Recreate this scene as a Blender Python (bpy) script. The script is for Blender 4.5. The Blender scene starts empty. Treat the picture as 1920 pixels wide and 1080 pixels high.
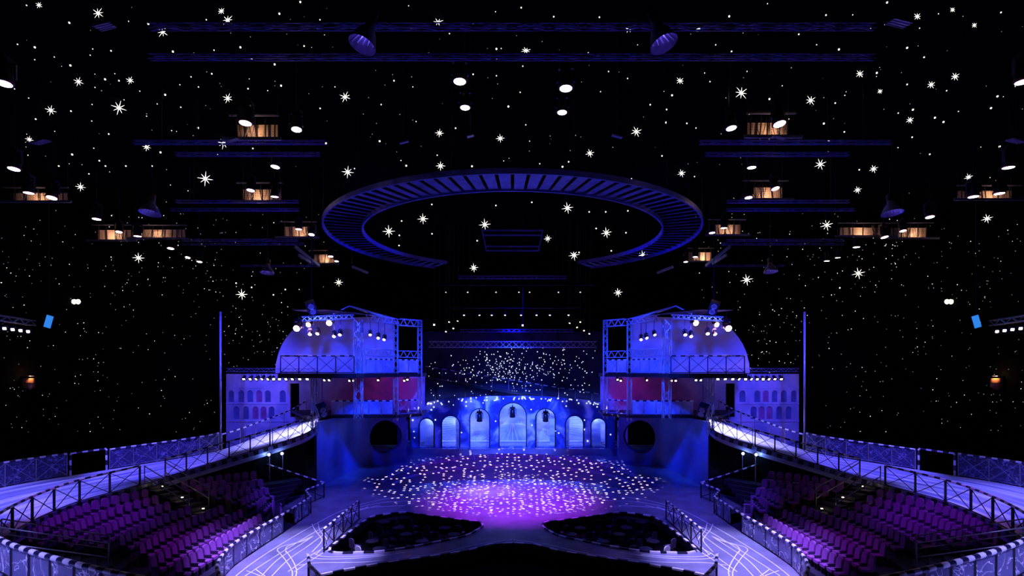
import bpy, math, random
from mathutils import Vector, Matrix, geometry
random.seed(7)
PI = math.pi
V = Vector
scene = bpy.context.scene
COL = scene.collection

# ------------------------------------------------------------------ camera
CAMZ = 8.5
F = 1000.0            # focal length in pixels of the 1920 x 1080 frame
CX, HY = 961.0, 695.0  # vanishing point (level camera, shifted lens)
cam = bpy.data.cameras.new('camera')
cam.sensor_width = 36.0
cam.lens = F / 1920 * 36.0
cam.shift_x = -(CX - 960) / 1920
cam.shift_y = (HY - 540) / 1920
cam.clip_end = 300
camo = bpy.data.objects.new('camera', cam)
COL.objects.link(camo)
camo.location = (0, 0, CAMZ)
camo.rotation_euler = (PI / 2, 0, 0)
scene.camera = camo

def P(u, v, Y):
    return V(((u - CX) / F * Y, Y, CAMZ - (v - HY) / F * Y))
def PZ(u, v, z):
    Y = (CAMZ - z) * F / (v - HY)
    return V(((u - CX) / F * Y, Y, z))

# ------------------------------------------------------------------ world, exposure
w = bpy.data.worlds.new('world'); scene.world = w; w.use_nodes = True
w.node_tree.nodes['Background'].inputs[0].default_value = (0.0, 0.0, 0.004, 1)
w.node_tree.nodes['Background'].inputs[1].default_value = 0.2
vs = scene.view_settings
vs.view_transform = 'Standard'; vs.look = 'None'; vs.exposure = 0.0; vs.gamma = 1.0
vs.use_curve_mapping = False

# ------------------------------------------------------------------ lights (theatre rig)
def aim(o, tgt):
    d = V(tgt) - o.location
    o.rotation_euler = d.to_track_quat('-Z', 'Y').to_euler()
def spot(name, loc, tgt, power, color, deg, blend=0.5, size=0.25):
    l = bpy.data.lights.new(name, 'SPOT'); l.energy = power; l.color = color
    l.spot_size = math.radians(deg); l.spot_blend = blend; l.shadow_soft_size = size
    o = bpy.data.objects.new(name, l); COL.objects.link(o); o.location = loc; aim(o, tgt)
    return o
def point(name, loc, power, color, size=0.1):
    l = bpy.data.lights.new(name, 'POINT'); l.energy = power; l.color = color; l.shadow_soft_size = size
    o = bpy.data.objects.new(name, l); COL.objects.link(o); o.location = loc
    return o

for s in (-1, 1):
    # track beside the islands
    spot('track_spot', (s * 8, 20, 18.8), (s * 10.2, 24.5, 0), 58000, (0.34, 0.28, 1), 27, 0.7)
    spot('track_far_spot', (s * 9, 24, 18.8), (s * 11, 33, 0), 16000, (0.13, 0.09, 1), 30, 0.9)
    # ramp
    spot('ramp_spot', (s * 27, 17, 18.8), (s * 25.2, 25.5, 2), 36000, (0.17, 0.15, 1), 32, 0.6)
    spot('ramp_mid_spot', (s * 24.5, 28, 18.8), (s * 22.4, 33.6, 2.4), 26000, (0.15, 0.12, 1), 28, 0.6)
    spot('ramp_upper_spot', (s * 20.5, 33, 17), (s * 18.2, 39.2, 3.4), 16000, (0.14, 0.12, 1), 26, 0.8)
    spot('ramp_top_spot', (s * 15.4, 38.4, 7.8), (s * 16.3, 38.9, 4), 4600, (0.55, 0.52, 1), 82, 0.7)
    spot('ramp_near_spot', (s * 20, 8, 18.8), (s * 17.5, 13.5, 2), 26000, (0.30, 0.27, 1), 38, 0.6)
    # scenery wall and towers
    spot('scenery_spot', (s * 19, 31, 17), (s * 20.5, 47, 5.0), 12500, (0.04, 0.045, 1), 36, 0.8)
    spot('cyclorama_spot', (s * 12, 30, 13), (s * 14, 45, 9.5), 8500, (0.025, 0.05, 1), 40, 0.8)
    spot('tower_spot', (s * 2, 31, 15), (s * 9.5, 43, 8.0), 16000, (0.01, 0.05, 1), 42, 0.8)
    spot('red_wash', (s * 9.5, 43.5, 7.2), (s * 11.5, 47.4, 7.0), 170, (0.55, 0.01, 0.25), 120, 0.9)
    spot('column_spot', (s * 6, 31, 14), (s * 13.6, 41, 3.4), 22000, (0.01, 0.05, 1), 26, 0.9)
    # seats
    spot('seat_wash', (s * 3, 31, 18.8), (s * 16.5, 25, 0.5), 260, (0.30, 0.02, 0.95), 36, 0.9)
    spot('top_row_spot', (s * 7, 21, 18.8), (s * 20.0, 24.5, 1.6), 7000, (0.30, 0.02, 1), 19, 0.9)
    spot('low_row_spot', (s * 6, 23, 18.8), (s * 13.6, 23.5, 0.5), 5200, (0.45, 0.02, 0.8), 17, 0.9)
    # ring
    spot('ring_wash', (s * 4, 44, 12), (s * 11.5, 37, 17.9), 4200, (0.014, 0.014, 1), 75, 0.9)
# stage
spot('stage_magenta', (0, 30.5, 18.8), (0, 34.6, 0), 44000, (0.50, 0.015, 1), 40, 0.9)
spot('stage_white_pool', (-4, 31, 18.8), (-2.0, 37.5, 0), 22000, (0.8, 0.5, 1), 15, 1.0)
spot('bank_wash', (0, 31, 18.8), (0, 45, 0.5), 6000, (0.42, 0.01, 0.5), 46, 0.9)
spot('arcade_spot', (0, 36, 15), (0, 55.2, 3.2), 60000, (0.03, 0.09, 1), 34, 0.8)
spot('deck_blue', (0, 33, 18.8), (0, 27.5, 0), 1500, (0.02, 0.04, 1), 70, 0.9)
spot('floor_blue', (0, 44, 17), (0, 46, 0), 11000, (0.004, 0.005, 1), 110, 0.8)
spot('ceiling_ring_fill', (0, 20, 9), (0, 27, 18), 70, (0.01, 0.01, 1), 100, 0.9)
for s in (-1, 1): spot('truss_fill', (s * 12, 30, 13), (s * 18, 32, 19), 80, (0.01, 0.01, 1), 120, 0.9)

# gobo projector: perforated steel disc throws white dots over the stage
def gobo(loc, tgt, power, deg, scale, thr, keep):
    o = spot('dot_projector', loc, tgt, power, (1, 0.82, 0.95), deg, 0.2, 0.0)
    l = o.data; l.use_nodes = True; nt = l.node_tree
    em = [n for n in nt.nodes if n.type == 'EMISSION'][0]
    tc = nt.nodes.new('ShaderNodeTexCoord')
    sx = nt.nodes.new('ShaderNodeSeparateXYZ'); nt.links.new(tc.outputs['Normal'], sx.inputs[0])
    def m(op, a, b=None):
        n = nt.nodes.new('ShaderNodeMath'); n.operation = op
        for i, x in enumerate((a, b)):
            if x is None: continue
            if isinstance(x, (int, float)): n.inputs[i].default_value = x
            else: nt.links.new(x, n.inputs[i])
        return n.outputs[0]
    az = m('ABSOLUTE', sx.outputs[2])
    px, py = m('DIVIDE', sx.outputs[0], az), m('DIVIDE', sx.outputs[1], az)
    cb = nt.nodes.new('ShaderNodeCombineXYZ'); nt.links.new(px, cb.inputs[0]); nt.links.new(py, cb.inputs[1])
    vo = nt.nodes.new('ShaderNodeTexVoronoi'); vo.inputs['Scale'].default_value = scale
    vo.voronoi_dimensions = '2D'
    nt.links.new(cb.outputs[0], vo.inputs['Vector'])
    dot = m('LESS_THAN', vo.outputs['Distance'], thr)
    sc = nt.nodes.new('ShaderNodeSeparateColor'); nt.links.new(vo.outputs['Color'], sc.inputs[0])
    kp = m('LESS_THAN', sc.outputs[0], keep)
    st = m('MULTIPLY', dot, kp)
    nt.links.new(st, em.inputs['Strength'])
    return o
gobo((0, 40, 18.6), (0, 42.5, 0), 135000, 66, 37, 0.20, 0.46)
gobo((0, 34.0, 18.6), (0, 37.0, 0), 62000, 38, 50, 0.22, 0.5)

# ------------------------------------------------------------------ materials
def nodes_of(m):
    m.use_nodes = True
    nt = m.node_tree
    return nt, [n for n in nt.nodes if n.type == 'BSDF_PRINCIPLED'][0]
def mat(name, color, rough=0.5, metal=0.0, var=0.15, scale=6.0, bump=0.0, spec=0.5):
    m = bpy.data.materials.new(name); nt, b = nodes_of(m)
    b.inputs['Roughness'].default_value = rough; b.inputs['Metallic'].default_value = metal
    b.inputs['Specular IOR Level'].default_value = spec
    tc = nt.nodes.new('ShaderNodeTexCoord')
    no = nt.nodes.new('ShaderNodeTexNoise'); no.inputs['Scale'].default_value = scale; no.inputs['Detail'].default_value = 4
    nt.links.new(tc.outputs['Object'], no.inputs['Vector'])
    cr = nt.nodes.new('ShaderNodeValToRGB')
    cr.color_ramp.elements[0].position = 0.3; cr.color_ramp.elements[1].position = 0.7
    cr.color_ramp.elements[0].color = tuple(c * (1 - var) for c in color) + (1,)
    cr.color_ramp.elements[1].color = tuple(min(1, c * (1 + var)) for c in color) + (1,)
    nt.links.new(no.outputs[0], cr.inputs[0]); nt.links.new(cr.outputs[0], b.inputs['Base Color'])
    if bump:
        bp = nt.nodes.new('ShaderNodeBump'); bp.inputs['Strength'].default_value = bump
        nt.links.new(no.outputs[0], bp.inputs['Height']); nt.links.new(bp.outputs[0], b.inputs['Normal'])
    return m
def emis(name, color, strength, sample=False):
    m = bpy.data.materials.new(name); nt, b = nodes_of(m)
    b.inputs['Base Color'].default_value = tuple(c * 0.3 for c in color) + (1,)
    b.inputs['Emission Color'].default_value = tuple(color) + (1,)
    b.inputs['Emission Strength'].default_value = strength
    if not sample: m.cycles.emission_sampling = 'NONE'
    return m
def stripes(name, c1, c2, period, duty=0.5, rough=0.35):
    """bands painted along the length of a rail (UV x is the running length in metres)"""
    m = bpy.data.materials.new(name); nt, b = nodes_of(m)
    uv = nt.nodes.new('ShaderNodeUVMap')
    sx = nt.nodes.new('ShaderNodeSeparateXYZ'); nt.links.new(uv.outputs[0], sx.inputs[0])
    d = nt.nodes.new('ShaderNodeMath'); d.operation = 'DIVIDE'; d.inputs[1].default_value = period
    nt.links.new(sx.outputs[0], d.inputs[0])
    fr = nt.nodes.new('ShaderNodeMath'); fr.operation = 'FRACT'; nt.links.new(d.outputs[0], fr.inputs[0])
    lt = nt.nodes.new('ShaderNodeMath'); lt.operation = 'LESS_THAN'; lt.inputs[1].default_value = duty
    nt.links.new(fr.outputs[0], lt.inputs[0])
    mx = nt.nodes.new('ShaderNodeMix'); mx.data_type = 'RGBA'
    mx.inputs[6].default_value = tuple(c2) + (1,); mx.inputs[7].default_value = tuple(c1) + (1,)
    nt.links.new(lt.outputs[0], mx.inputs[0]); nt.links.new(mx.outputs[2], b.inputs['Base Color'])
    b.inputs['Roughness'].default_value = rough
    return m
def clouds(name, c_dark, c_mid, c_light, scale, stretch=(1, 1, 2.2), lo=0.35, hi=0.68, rough=0.6):
    m = bpy.data.materials.new(name); nt, b = nodes_of(m)
    tc = nt.nodes.new('ShaderNodeTexCoord'); mp = nt.nodes.new('ShaderNodeMapping')
    mp.inputs['Scale'].default_value = stretch
    nt.links.new(tc.outputs['Object'], mp.inputs[0])
    no = nt.nodes.new('ShaderNodeTexNoise'); no.inputs['Scale'].default_value = scale
    no.inputs['Detail'].default_value = 6; no.inputs['Distortion'].default_value = 0.6
    nt.links.new(mp.outputs[0], no.inputs['Vector'])
    cr = nt.nodes.new('ShaderNodeValToRGB')
    e = cr.color_ramp.elements
    e[0].position = lo; e[0].color = tuple(c_dark) + (1,)
    e[1].position = hi; e[1].color = tuple(c_light) + (1,)
    k = e.new((lo + hi) / 2); k.color = tuple(c_mid) + (1,)
    nt.links.new(no.outputs[0], cr.inputs[0]); nt.links.new(cr.outputs[0], b.inputs['Base Color'])
    b.inputs['Roughness'].default_value = rough
    return m
def streaks(name, c1, c2, c3, su, sv, rough):
    """brushed paint streaks running along the ramp (UV: x along, y across)"""
    m = bpy.data.materials.new(name); nt, b = nodes_of(m)
    uv = nt.nodes.new('ShaderNodeUVMap'); mp = nt.nodes.new('ShaderNodeMapping')
    mp.inputs['Scale'].default_value = (su, sv, 1); nt.links.new(uv.outputs[0], mp.inputs[0])
    no = nt.nodes.new('ShaderNodeTexNoise'); no.inputs['Scale'].default_value = 1.0
    no.inputs['Detail'].default_value = 5; no.inputs['Distortion'].default_value = 0.25
    nt.links.new(mp.outputs[0], no.inputs['Vector'])
    cr = nt.nodes.new('ShaderNodeValToRGB'); e = cr.color_ramp.elements
    e[0].position = 0.36; e[0].color = tuple(c1) + (1,)
    e[1].position = 0.66; e[1].color = tuple(c3) + (1,)
    k = e.new(0.5); k.color = tuple(c2) + (1,)
    nt.links.new(no.outputs[0], cr.inputs[0]); nt.links.new(cr.outputs[0], b.inputs['Base Color'])
    b.inputs['Roughness'].default_value = rough
    return m
def clear_panel(name, tint, line_col, scale, amount, width=0.008):
    """acrylic sheet with white hand drawn lines printed on it"""
    m = bpy.data.materials.new(name); nt, b = nodes_of(m)
    out = [n for n in nt.nodes if n.type == 'OUTPUT_MATERIAL'][0]
    tr = nt.nodes.new('ShaderNodeBsdfTransparent'); tr.inputs[0].default_value = (0.75, 0.75, 0.9, 1)
    b.inputs['Base Color'].default_value = tuple(tint) + (1,); b.inputs['Roughness'].default_value = 0.2
    tc = nt.nodes.new('ShaderNodeTexCoord')
    no = nt.nodes.new('ShaderNodeTexNoise'); no.inputs['Scale'].default_value = scale; no.inputs['Detail'].default_value = 3
    no.inputs['Distortion'].default_value = 1.2
    nt.links.new(tc.outputs['Object'], no.inputs['Vector'])
    sb = nt.nodes.new('ShaderNodeMath'); sb.operation = 'SUBTRACT'; sb.inputs[1].default_value = 0.5
    nt.links.new(no.outputs[0], sb.inputs[0])
    ab = nt.nodes.new('ShaderNodeMath'); ab.operation = 'ABSOLUTE'; nt.links.new(sb.outputs[0], ab.inputs[0])
    lt = nt.nodes.new('ShaderNodeMath'); lt.operation = 'LESS_THAN'; lt.inputs[1].default_value = width
    nt.links.new(ab.outputs[0], lt.inputs[0])
    mx = nt.nodes.new('ShaderNodeMix'); mx.data_type = 'RGBA'
    mx.inputs[6].default_value = tuple(tint) + (1,); mx.inputs[7].default_value = tuple(line_col) + (1,)
    nt.links.new(lt.outputs[0], mx.inputs[0]); nt.links.new(mx.outputs[2], b.inputs['Base Color'])
    fa = nt.nodes.new('ShaderNodeMath'); fa.operation = 'MAXIMUM'; fa.inputs[1].default_value = amount
    nt.links.new(lt.outputs[0], fa.inputs[0])
    ms = nt.nodes.new('ShaderNodeMixShader'); nt.links.new(fa.outputs[0], ms.inputs[0])
    nt.links.new(tr.outputs[0], ms.inputs[1]); nt.links.new(b.outputs[0], ms.inputs[2])
    nt.links.new(ms.outputs[0], out.inputs['Surface'])
    return m
def perforated(name):
    m = bpy.data.materials.new(name); nt, b = nodes_of(m)
    tc = nt.nodes.new('ShaderNodeTexCoord')
    br = nt.nodes.new('ShaderNodeTexVoronoi'); br.inputs['Scale'].default_value = 9; br.inputs['Randomness'].default_value = 0.15
    nt.links.new(tc.outputs['Object'], br.inputs['Vector'])
    cr = nt.nodes.new('ShaderNodeValToRGB'); e = cr.color_ramp.elements
    e[0].position = 0.25; e[0].color = (0.05, 0.02, 0.015, 1); e[1].position = 0.34; e[1].color = (0.62, 0.42, 0.3, 1)
    nt.links.new(br.outputs['Distance'], cr.inputs[0]); nt.links.new(cr.outputs[0], b.inputs['Base Color'])
    b.inputs['Roughness'].default_value = 0.7
    return m

M = {}
M['black'] = mat('black_paint', (0.004, 0.004, 0.005), 0.85, var=0.3, spec=0.1)
M['cloth'] = mat('black_drape', (0.0022, 0.0022, 0.003), 0.95, var=0.3, scale=2, spec=0.0)
M['bluecloth'] = mat('navy_star_cloth', (0.05, 0.05, 0.12), 0.95, var=0.4, scale=0.4, spec=0.0)
M['deck'] = mat('polished_stage_floor', (0.22, 0.22, 0.29), 0.2, var=0.25, scale=0.7, bump=0.0)
M['bank'] = mat('dark_bank_lacquer', (0.16, 0.13, 0.17), 0.4, var=0.2, scale=1.0)
M['tier'] = mat('carpet_navy', (0.012, 0.010, 0.03), 0.9, var=0.3, scale=20)
M['ramp'] = streaks('ramp_paint', (0.12, 0.14, 0.4), (0.42, 0.42, 0.62), (0.9, 0.9, 0.95), 0.12, 2.2, 0.35)
M['line'] = mat('white_floor_paint', (0.95, 0.93, 1.0), 0.5, var=0.05)
M['rail_band'] = stripes('rail_bands', (0.9, 0.88, 0.95), (0.012, 0.012, 0.05), 0.62)
M['rail_band_fine'] = stripes('rail_bands_fine', (0.9, 0.88, 0.95), (0.012, 0.012, 0.05), 0.56)
M['kerb'] = stripes('kerb_dashes', (0.85, 0.82, 0.95), (0.008, 0.008, 0.02), 0.95, 0.5)
M['kerb_block'] = stripes('kerb_checks', (0.13, 0.13, 0.32), (0.006, 0.006, 0.012), 0.62, 0.5)
M['steel_dark'] = mat('dark_steel', (0.012, 0.011, 0.02), 0.5, 0.2)
M['steel_grey'] = mat('grey_tube', (0.35, 0.33, 0.4), 0.35, 0.6)
M['alu'] = mat('truss_aluminium', (0.55, 0.57, 0.65), 0.35, 0.35)
M['pane'] = clear_panel('printed_acrylic', (0.25, 0.25, 0.45), (0.95, 0.93, 1), 1.1, 0.5, 0.009)
M['pane_thin'] = clear_panel('clear_acrylic', (0.16, 0.14, 0.4), (0.5, 0.45, 0.8), 1.8, 0.3, 0.005)
M['seat'] = mat('violet_velour', (0.34, 0.09, 0.42), 0.85, var=0.2, scale=14)
M['seat_side'] = mat('dark_seat_shell', (0.07, 0.045, 0.11), 0.6)
M['arm'] = mat('armrest_cap', (0.75, 0.7, 0.62), 0.3, 0.3)
M['scenery'] = clouds('painted_scenery', (0.28, 0.3, 0.6), (0.48, 0.46, 0.72), (0.72, 0.66, 0.85), 0.45, (1, 1, 1))
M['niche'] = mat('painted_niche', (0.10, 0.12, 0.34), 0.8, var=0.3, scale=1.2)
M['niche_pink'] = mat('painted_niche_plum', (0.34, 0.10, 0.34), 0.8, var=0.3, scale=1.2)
M['cyc'] = clouds('painted_cyclorama', (0.36, 0.36, 0.62), (0.5, 0.5, 0.72), (0.68, 0.62, 0.78), 0.3, (1, 1, 1.4))
M['balus'] = clouds('painted_parapet', (0.25, 0.3, 0.7), (0.4, 0.42, 0.75), (0.7, 0.68, 0.9), 0.7, (1, 1, 1))
M['sidewall'] = mat('blue_lacquer_wall', (0.10, 0.12, 0.36), 0.25, var=0.35, scale=0.35)
M['arcade'] = clouds('projected_cloud_paint', (0.03, 0.06, 0.3), (0.16, 0.26, 0.7), (0.9, 0.94, 1.0), 0.55, (1, 1, 0.8), 0.45, 0.60)  # projected clouds put into the base colour
M['sky'] = clouds('painted_sky_backdrop', (0.12, 0.18, 0.65), (0.3, 0.36, 0.85), (0.9, 0.9, 1.0), 0.35, (0.7, 1, 1.6), 0.3, 0.7)
M['skywhite'] = clouds('painted_cloud_and_lit_reveal', (0.45, 0.5, 0.85), (0.75, 0.78, 0.95), (1.0, 1.0, 1.0), 0.6, (0.6, 1, 2.2), 0.35, 0.6)
M['slat'] = mat('ring_slat_satin', (0.14, 0.14, 0.5), 0.4, 0.2, var=0.25, scale=2)
M['body'] = mat('fixture_black', (0.015, 0.015, 0.02), 0.35)
M['bell'] = mat('bell_reflector', (0.35, 0.33, 0.5), 0.3, 0.5)
M['perf'] = perforated('perforated_beige_board')
M['red'] = mat('red_trim', (0.4, 0.03, 0.03), 0.5)
M['terracotta'] = mat('terracotta_shade', (0.75, 0.3, 0.14), 0.7)
M['star'] = emis('glare_ray_glow', (1.0, 0.95, 0.82), 4.0)
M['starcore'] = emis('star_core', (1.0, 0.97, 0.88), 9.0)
M['pin'] = emis('pin_light', (1.0, 0.95, 0.85), 1.6)
M['pin_dim'] = emis('pin_light_dim', (1.0, 0.95, 0.85), 0.35)
M['pin_blue'] = emis('pin_light_cool', (0.75, 0.82, 1.0), 1.8)
M['lens_cool'] = emis('lens_cool', (0.75, 0.68, 1.0), 9.0)
M['lens_warm'] = emis('lens_warm', (1.0, 0.75, 0.55), 8.0)
M['lens_hot'] = emis('lens_hot', (1.0, 0.86, 0.7), 22.0)
M['screen'] = emis('cyan_screen', (0.03, 0.24, 0.8), 1.0)
M['lamp_white'] = emis('lamp_glow', (1.0, 0.85, 0.55), 9.0)
M['lamp_green'] = emis('lamp_glow_pale', (0.9, 1.0, 0.55), 6.0)

# ------------------------------------------------------------------ mesh helpers
class MB:
    def __init__(self): self.v = []; self.f = []; self.uv = None
    def add(self, vs, fs):
        b = len(self.v); self.v += [tuple(x) for x in vs]; self.f += [tuple(b + i for i in f) for f in fs]
        return self
    def box(self, c, size, rz=0.0, mtx=None):
        hx, hy, hz = size[0] / 2, size[1] / 2, size[2] / 2
        p = [V((x, y, z)) for z in (-hz, hz) for y in (-hy, hy) for x in (-hx, hx)]
        R = mtx if mtx is not None else Matrix.Rotation(rz, 3, 'Z')
        p = [V(c) + R @ q for q in p]
        return self.add(p, [(0, 2, 3, 1), (4, 5, 7, 6), (0, 1, 5, 4), (2, 6, 7, 3), (0, 4, 6, 2), (1, 3, 7, 5)])
    def beam(self, a, b, w, h=None):
        a, b = V(a), V(b); h = h or w; d = (b - a).normalized()
        up = V((0, 0, 1)) if abs(d.z) < 0.9 else V((0, 1, 0))
        sx = d.cross(up).normalized() * (w / 2); sy = sx.cross(d).normalized() * (h / 2)
        p = [q + i * sx + j * sy for q in (a, b) for i, j in ((-1, -1), (1, -1), (1, 1), (-1, 1))]
        return self.add(p, [(0, 1, 2, 3), (7, 6, 5, 4), (0, 4, 5, 1), (1, 5, 6, 2), (2, 6, 7, 3), (3, 7, 4, 0)])
    def tube(self, pts, r, n=6, closed=False, flat=None):
        """swept tube with UV x = running length; flat=(half_w, half_h) sweeps a rectangle instead"""
        pts = [V(p) for p in pts]; L = len(pts)
        if self.uv is None: self.uv = {}
        run = [0.0]
        for i in range(1, L + (1 if closed else 0)): run.append(run[-1] + (pts[i % L] - pts[i - 1]).length)
        rings = []
        for i in range(L):
            if closed: t = pts[(i + 1) % L] - pts[i - 1]
            else: t = pts[min(i + 1, L - 1)] - pts[max(i - 1, 0)]
            t.normalize()
            up = V((0, 0, 1)) if abs(t.z) < 0.95 else V((0, 1, 0))
            a = t.cross(up).normalized(); c = a.cross(t).normalized()
            if flat:
                ring = [pts[i] + a * (x * flat[0]) + c * (y * flat[1]) for x, y in ((-1, -1), (1, -1), (1, 1), (-1, 1))]
            else:
                ring = [pts[i] + (a * math.cos(q) + c * math.sin(q)) * r for q in (2 * PI * k / n for k in range(n))]
            rings.append(ring)
        m = len(rings[0]); b = len(self.v)
        for rg in rings: self.v += [tuple(x) for x in rg]
        for i in range(L if closed else L - 1):
            j = (i + 1) % L
            for k in range(m):
                k2 = (k + 1) % m
                self.uv[len(self.f)] = ((run[i], k / m), (run[i], (k + 1) / m), (run[i + 1], (k + 1) / m), (run[i + 1], k / m))
                self.f.append((b + i * m + k, b + i * m + k2, b + j * m + k2, b + j * m + k))
        if not closed:
            self.f.append(tuple(b + k for k in reversed(range(m)))); self.f.append(tuple(b + (L - 1) * m + k for k in range(m)))
        return self
    def lathe(self, prof, n=16, mtx=None, cap=True):
        mtx = mtx or Matrix.Identity(4); b = len(self.v)
        for r, z in prof:
            for k in range(n):
                q = 2 * PI * k / n; self.v.append(tuple(mtx @ V((r * math.cos(q), r * math.sin(q), z))))
        for i in range(len(prof) - 1):
            for k in range(n):
                k2 = (k + 1) % n
                self.f.append((b + i * n + k, b + i * n + k2, b + (i + 1) * n + k2, b + (i + 1) * n + k))
        if cap:
            self.f.append(tuple(b + k for k in reversed(range(n)))); self.f.append(tuple(b + (len(prof) - 1) * n + k for k in range(n)))
        return self
    def strip(self, A, B, uvw=None):
        """surface between two polylines; UV x along, y across"""
        b = len(self.v); n = len(A)
        if self.uv is None: self.uv = {}
        self.v += [tuple(p) for p in A] + [tuple(p) for p in B]
        run = [0.0]
        for i in range(1, n): run.append(run[-1] + ((V(A[i]) + V(B[i])) / 2 - (V(A[i - 1]) + V(B[i - 1])) / 2).length)
        wd = uvw or (V(A[0]) - V(B[0])).length
        for i in range(n - 1):
            self.uv[len(self.f)] = ((run[i], 0), (run[i + 1], 0), (run[i + 1], wd), (run[i], wd))
            self.f.append((b + i, b + i + 1, b + n + i + 1, b + n + i))
        return self
    def mesh(self, name, material, smooth=False):
        me = bpy.data.meshes.new(name); me.from_pydata(self.v, [], self.f)
        if self.uv is not None:
            lay = me.uv_layers.new(name='UVMap')
            for p in me.polygons:
                q = self.uv.get(p.index)
                if q:
                    for li, c in zip(p.loop_indices, q): lay.data[li].uv = c
        me.materials.append(material if not isinstance(material, str) else M[material])
        if smooth: me.polygons.foreach_set('use_smooth', [True] * len(me.polygons))
        me.update(); return me
    def build(self, name, material, parent=None, smooth=False):
        return put(name, self.mesh(name, material, smooth), parent)
def put(name, me, parent=None, loc=None):
    o = bpy.data.objects.new(name, me); COL.objects.link(o)
    if parent is not None:
        o.parent = parent
        if loc is None:   # vertices are world positions
            r = parent
            off = V((0, 0, 0))
            while r is not None: off += r.location; r = r.parent
            o.location = -off
        else: o.location = loc
    elif loc is not None: o.location = loc
    return o
def tag(o, label, cat=None, group=None, kind=None):
    o['label'] = label
    if cat: o['category'] = cat
    if group: o['group'] = group
    if kind: o['kind'] = kind
    return o
def thing(name, label, cat, loc=(0, 0, 0), group=None):
    o = bpy.data.objects.new(name, None); COL.objects.link(o); o.location = loc; o.empty_display_size = 0.2
    return tag(o, label, cat, group)
def struct(o, label=None):
    o['kind'] = 'structure'
    if label: o['label'] = label
    return o
def spawn(spec, name, label, cat, mtx, group):
    """a thing from shared part meshes: spec = [(part name, mesh, index of parent part or None, local matrix)]"""
    e = bpy.data.objects.new(name, None); COL.objects.link(e); e.matrix_world = mtx; e.empty_display_size = 0.2
    tag(e, label, cat, group); made = []
    for pn, me, par, lm in spec:
        o = bpy.data.objects.new(pn, me); COL.objects.link(o)
        o.parent = e if par is None else made[par]
        o.matrix_local = lm; made.append(o)
    return e
I4 = Matrix.Identity(4)
def T(x, y, z): return Matrix.Translation((x, y, z))

def catmull(pts, n):
    """n samples per span through the control points (tuples of any length)"""
    out = []; L = len(pts)
    for i in range(L - 1):
        p0, p1, p2, p3 = pts[max(i - 1, 0)], pts[i], pts[i + 1], pts[min(i + 2, L - 1)]
        for k in range(n):
            t = k / n
            out.append(tuple(0.5 * (2 * b + (c - a) * t + (2 * a - 5 * b + 4 * c - d) * t * t + (3 * b - a - 3 * c + d) * t ** 3)
                             for a, b, c, d in zip(p0, p1, p2, p3)))
    out.append(tuple(pts[-1])); return out
def resample(pts, step=None, count=None):
    pts = [V(p) for p in pts]; acc = [0.0]
    for i in range(1, len(pts)): acc.append(acc[-1] + (pts[i] - pts[i - 1]).length)
    tot = acc[-1]; n = count or max(1, round(tot / step)); out = []; j = 0
    for k in range(n + 1):
        d = tot * k / n
        while j < len(pts) - 2 and acc[j + 1] < d: j += 1
        seg = acc[j + 1] - acc[j]
        out.append(pts[j].lerp(pts[j + 1], (d - acc[j]) / seg if seg else 0))
    return out
def inside(p, poly):
    c = False; n = len(poly); x, y = p
    for i in range(n):
        x1, y1 = poly[i]; x2, y2 = poly[i - 1]
        if (y1 > y) != (y2 > y) and x < (x2 - x1) * (y - y1) / (y2 - y1) + x1: c = not c
    return c
def cdt(outer, holes, extra=()):
    vs = []; es = []
    for loop in [outer] + list(holes):
        b = len(vs); n = len(loop); vs += [V(p) for p in loop]; es += [(b + i, b + (i + 1) % n) for i in range(n)]
    vs += [V(p) for p in extra if inside(p, outer) and not any(inside(p, h) for h in holes)]
    r = geometry.delaunay_2d_cdt(vs, es, [], 0, 1e-5)
    ov, fs = r[0], r[2]; keep = []
    for f in fs:
        c = sum((ov[i] for i in f), V((0, 0))) / len(f)
        if inside(c, outer) and not any(inside(c, h) for h in holes): keep.append(f)
    return [(p.x, p.y) for p in ov], keep
def slab(outer, holes, fn_top, fn_bot, extra=()):
    """plate with holes; fn_*: 2D point -> 3D point"""
    mb = MB(); p2, fs = cdt(outer, holes, extra)
    mb.add([fn_top(p) for p in p2], fs); mb.add([fn_bot(p) for p in p2], [tuple(reversed(f)) for f in fs])
    for loop in [outer] + list(holes):
        n = len(loop)
        for i in range(n):
            a, b = loop[i], loop[(i + 1) % n]
            mb.add([fn_top(a), fn_top(b), fn_bot(b), fn_bot(a)], [(0, 1, 2, 3)])
    return mb
def arch(x0, x1, z0, z1, n=10):
    r = (x1 - x0) / 2; cx = (x0 + x1) / 2
    return [(x0, z0), (x1, z0)] + [(cx + r * math.cos(PI * k / n), z1 - r + r * math.sin(PI * k / n)) for k in range(n + 1)]
def mir(s, p): return V((p[0] * -s, p[1], p[2])) if len(p) == 3 else (p[0] * -s, p[1])
# all side pieces are written for the side with negative x; s=-1 keeps it, s=+1 mirrors it

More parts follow.
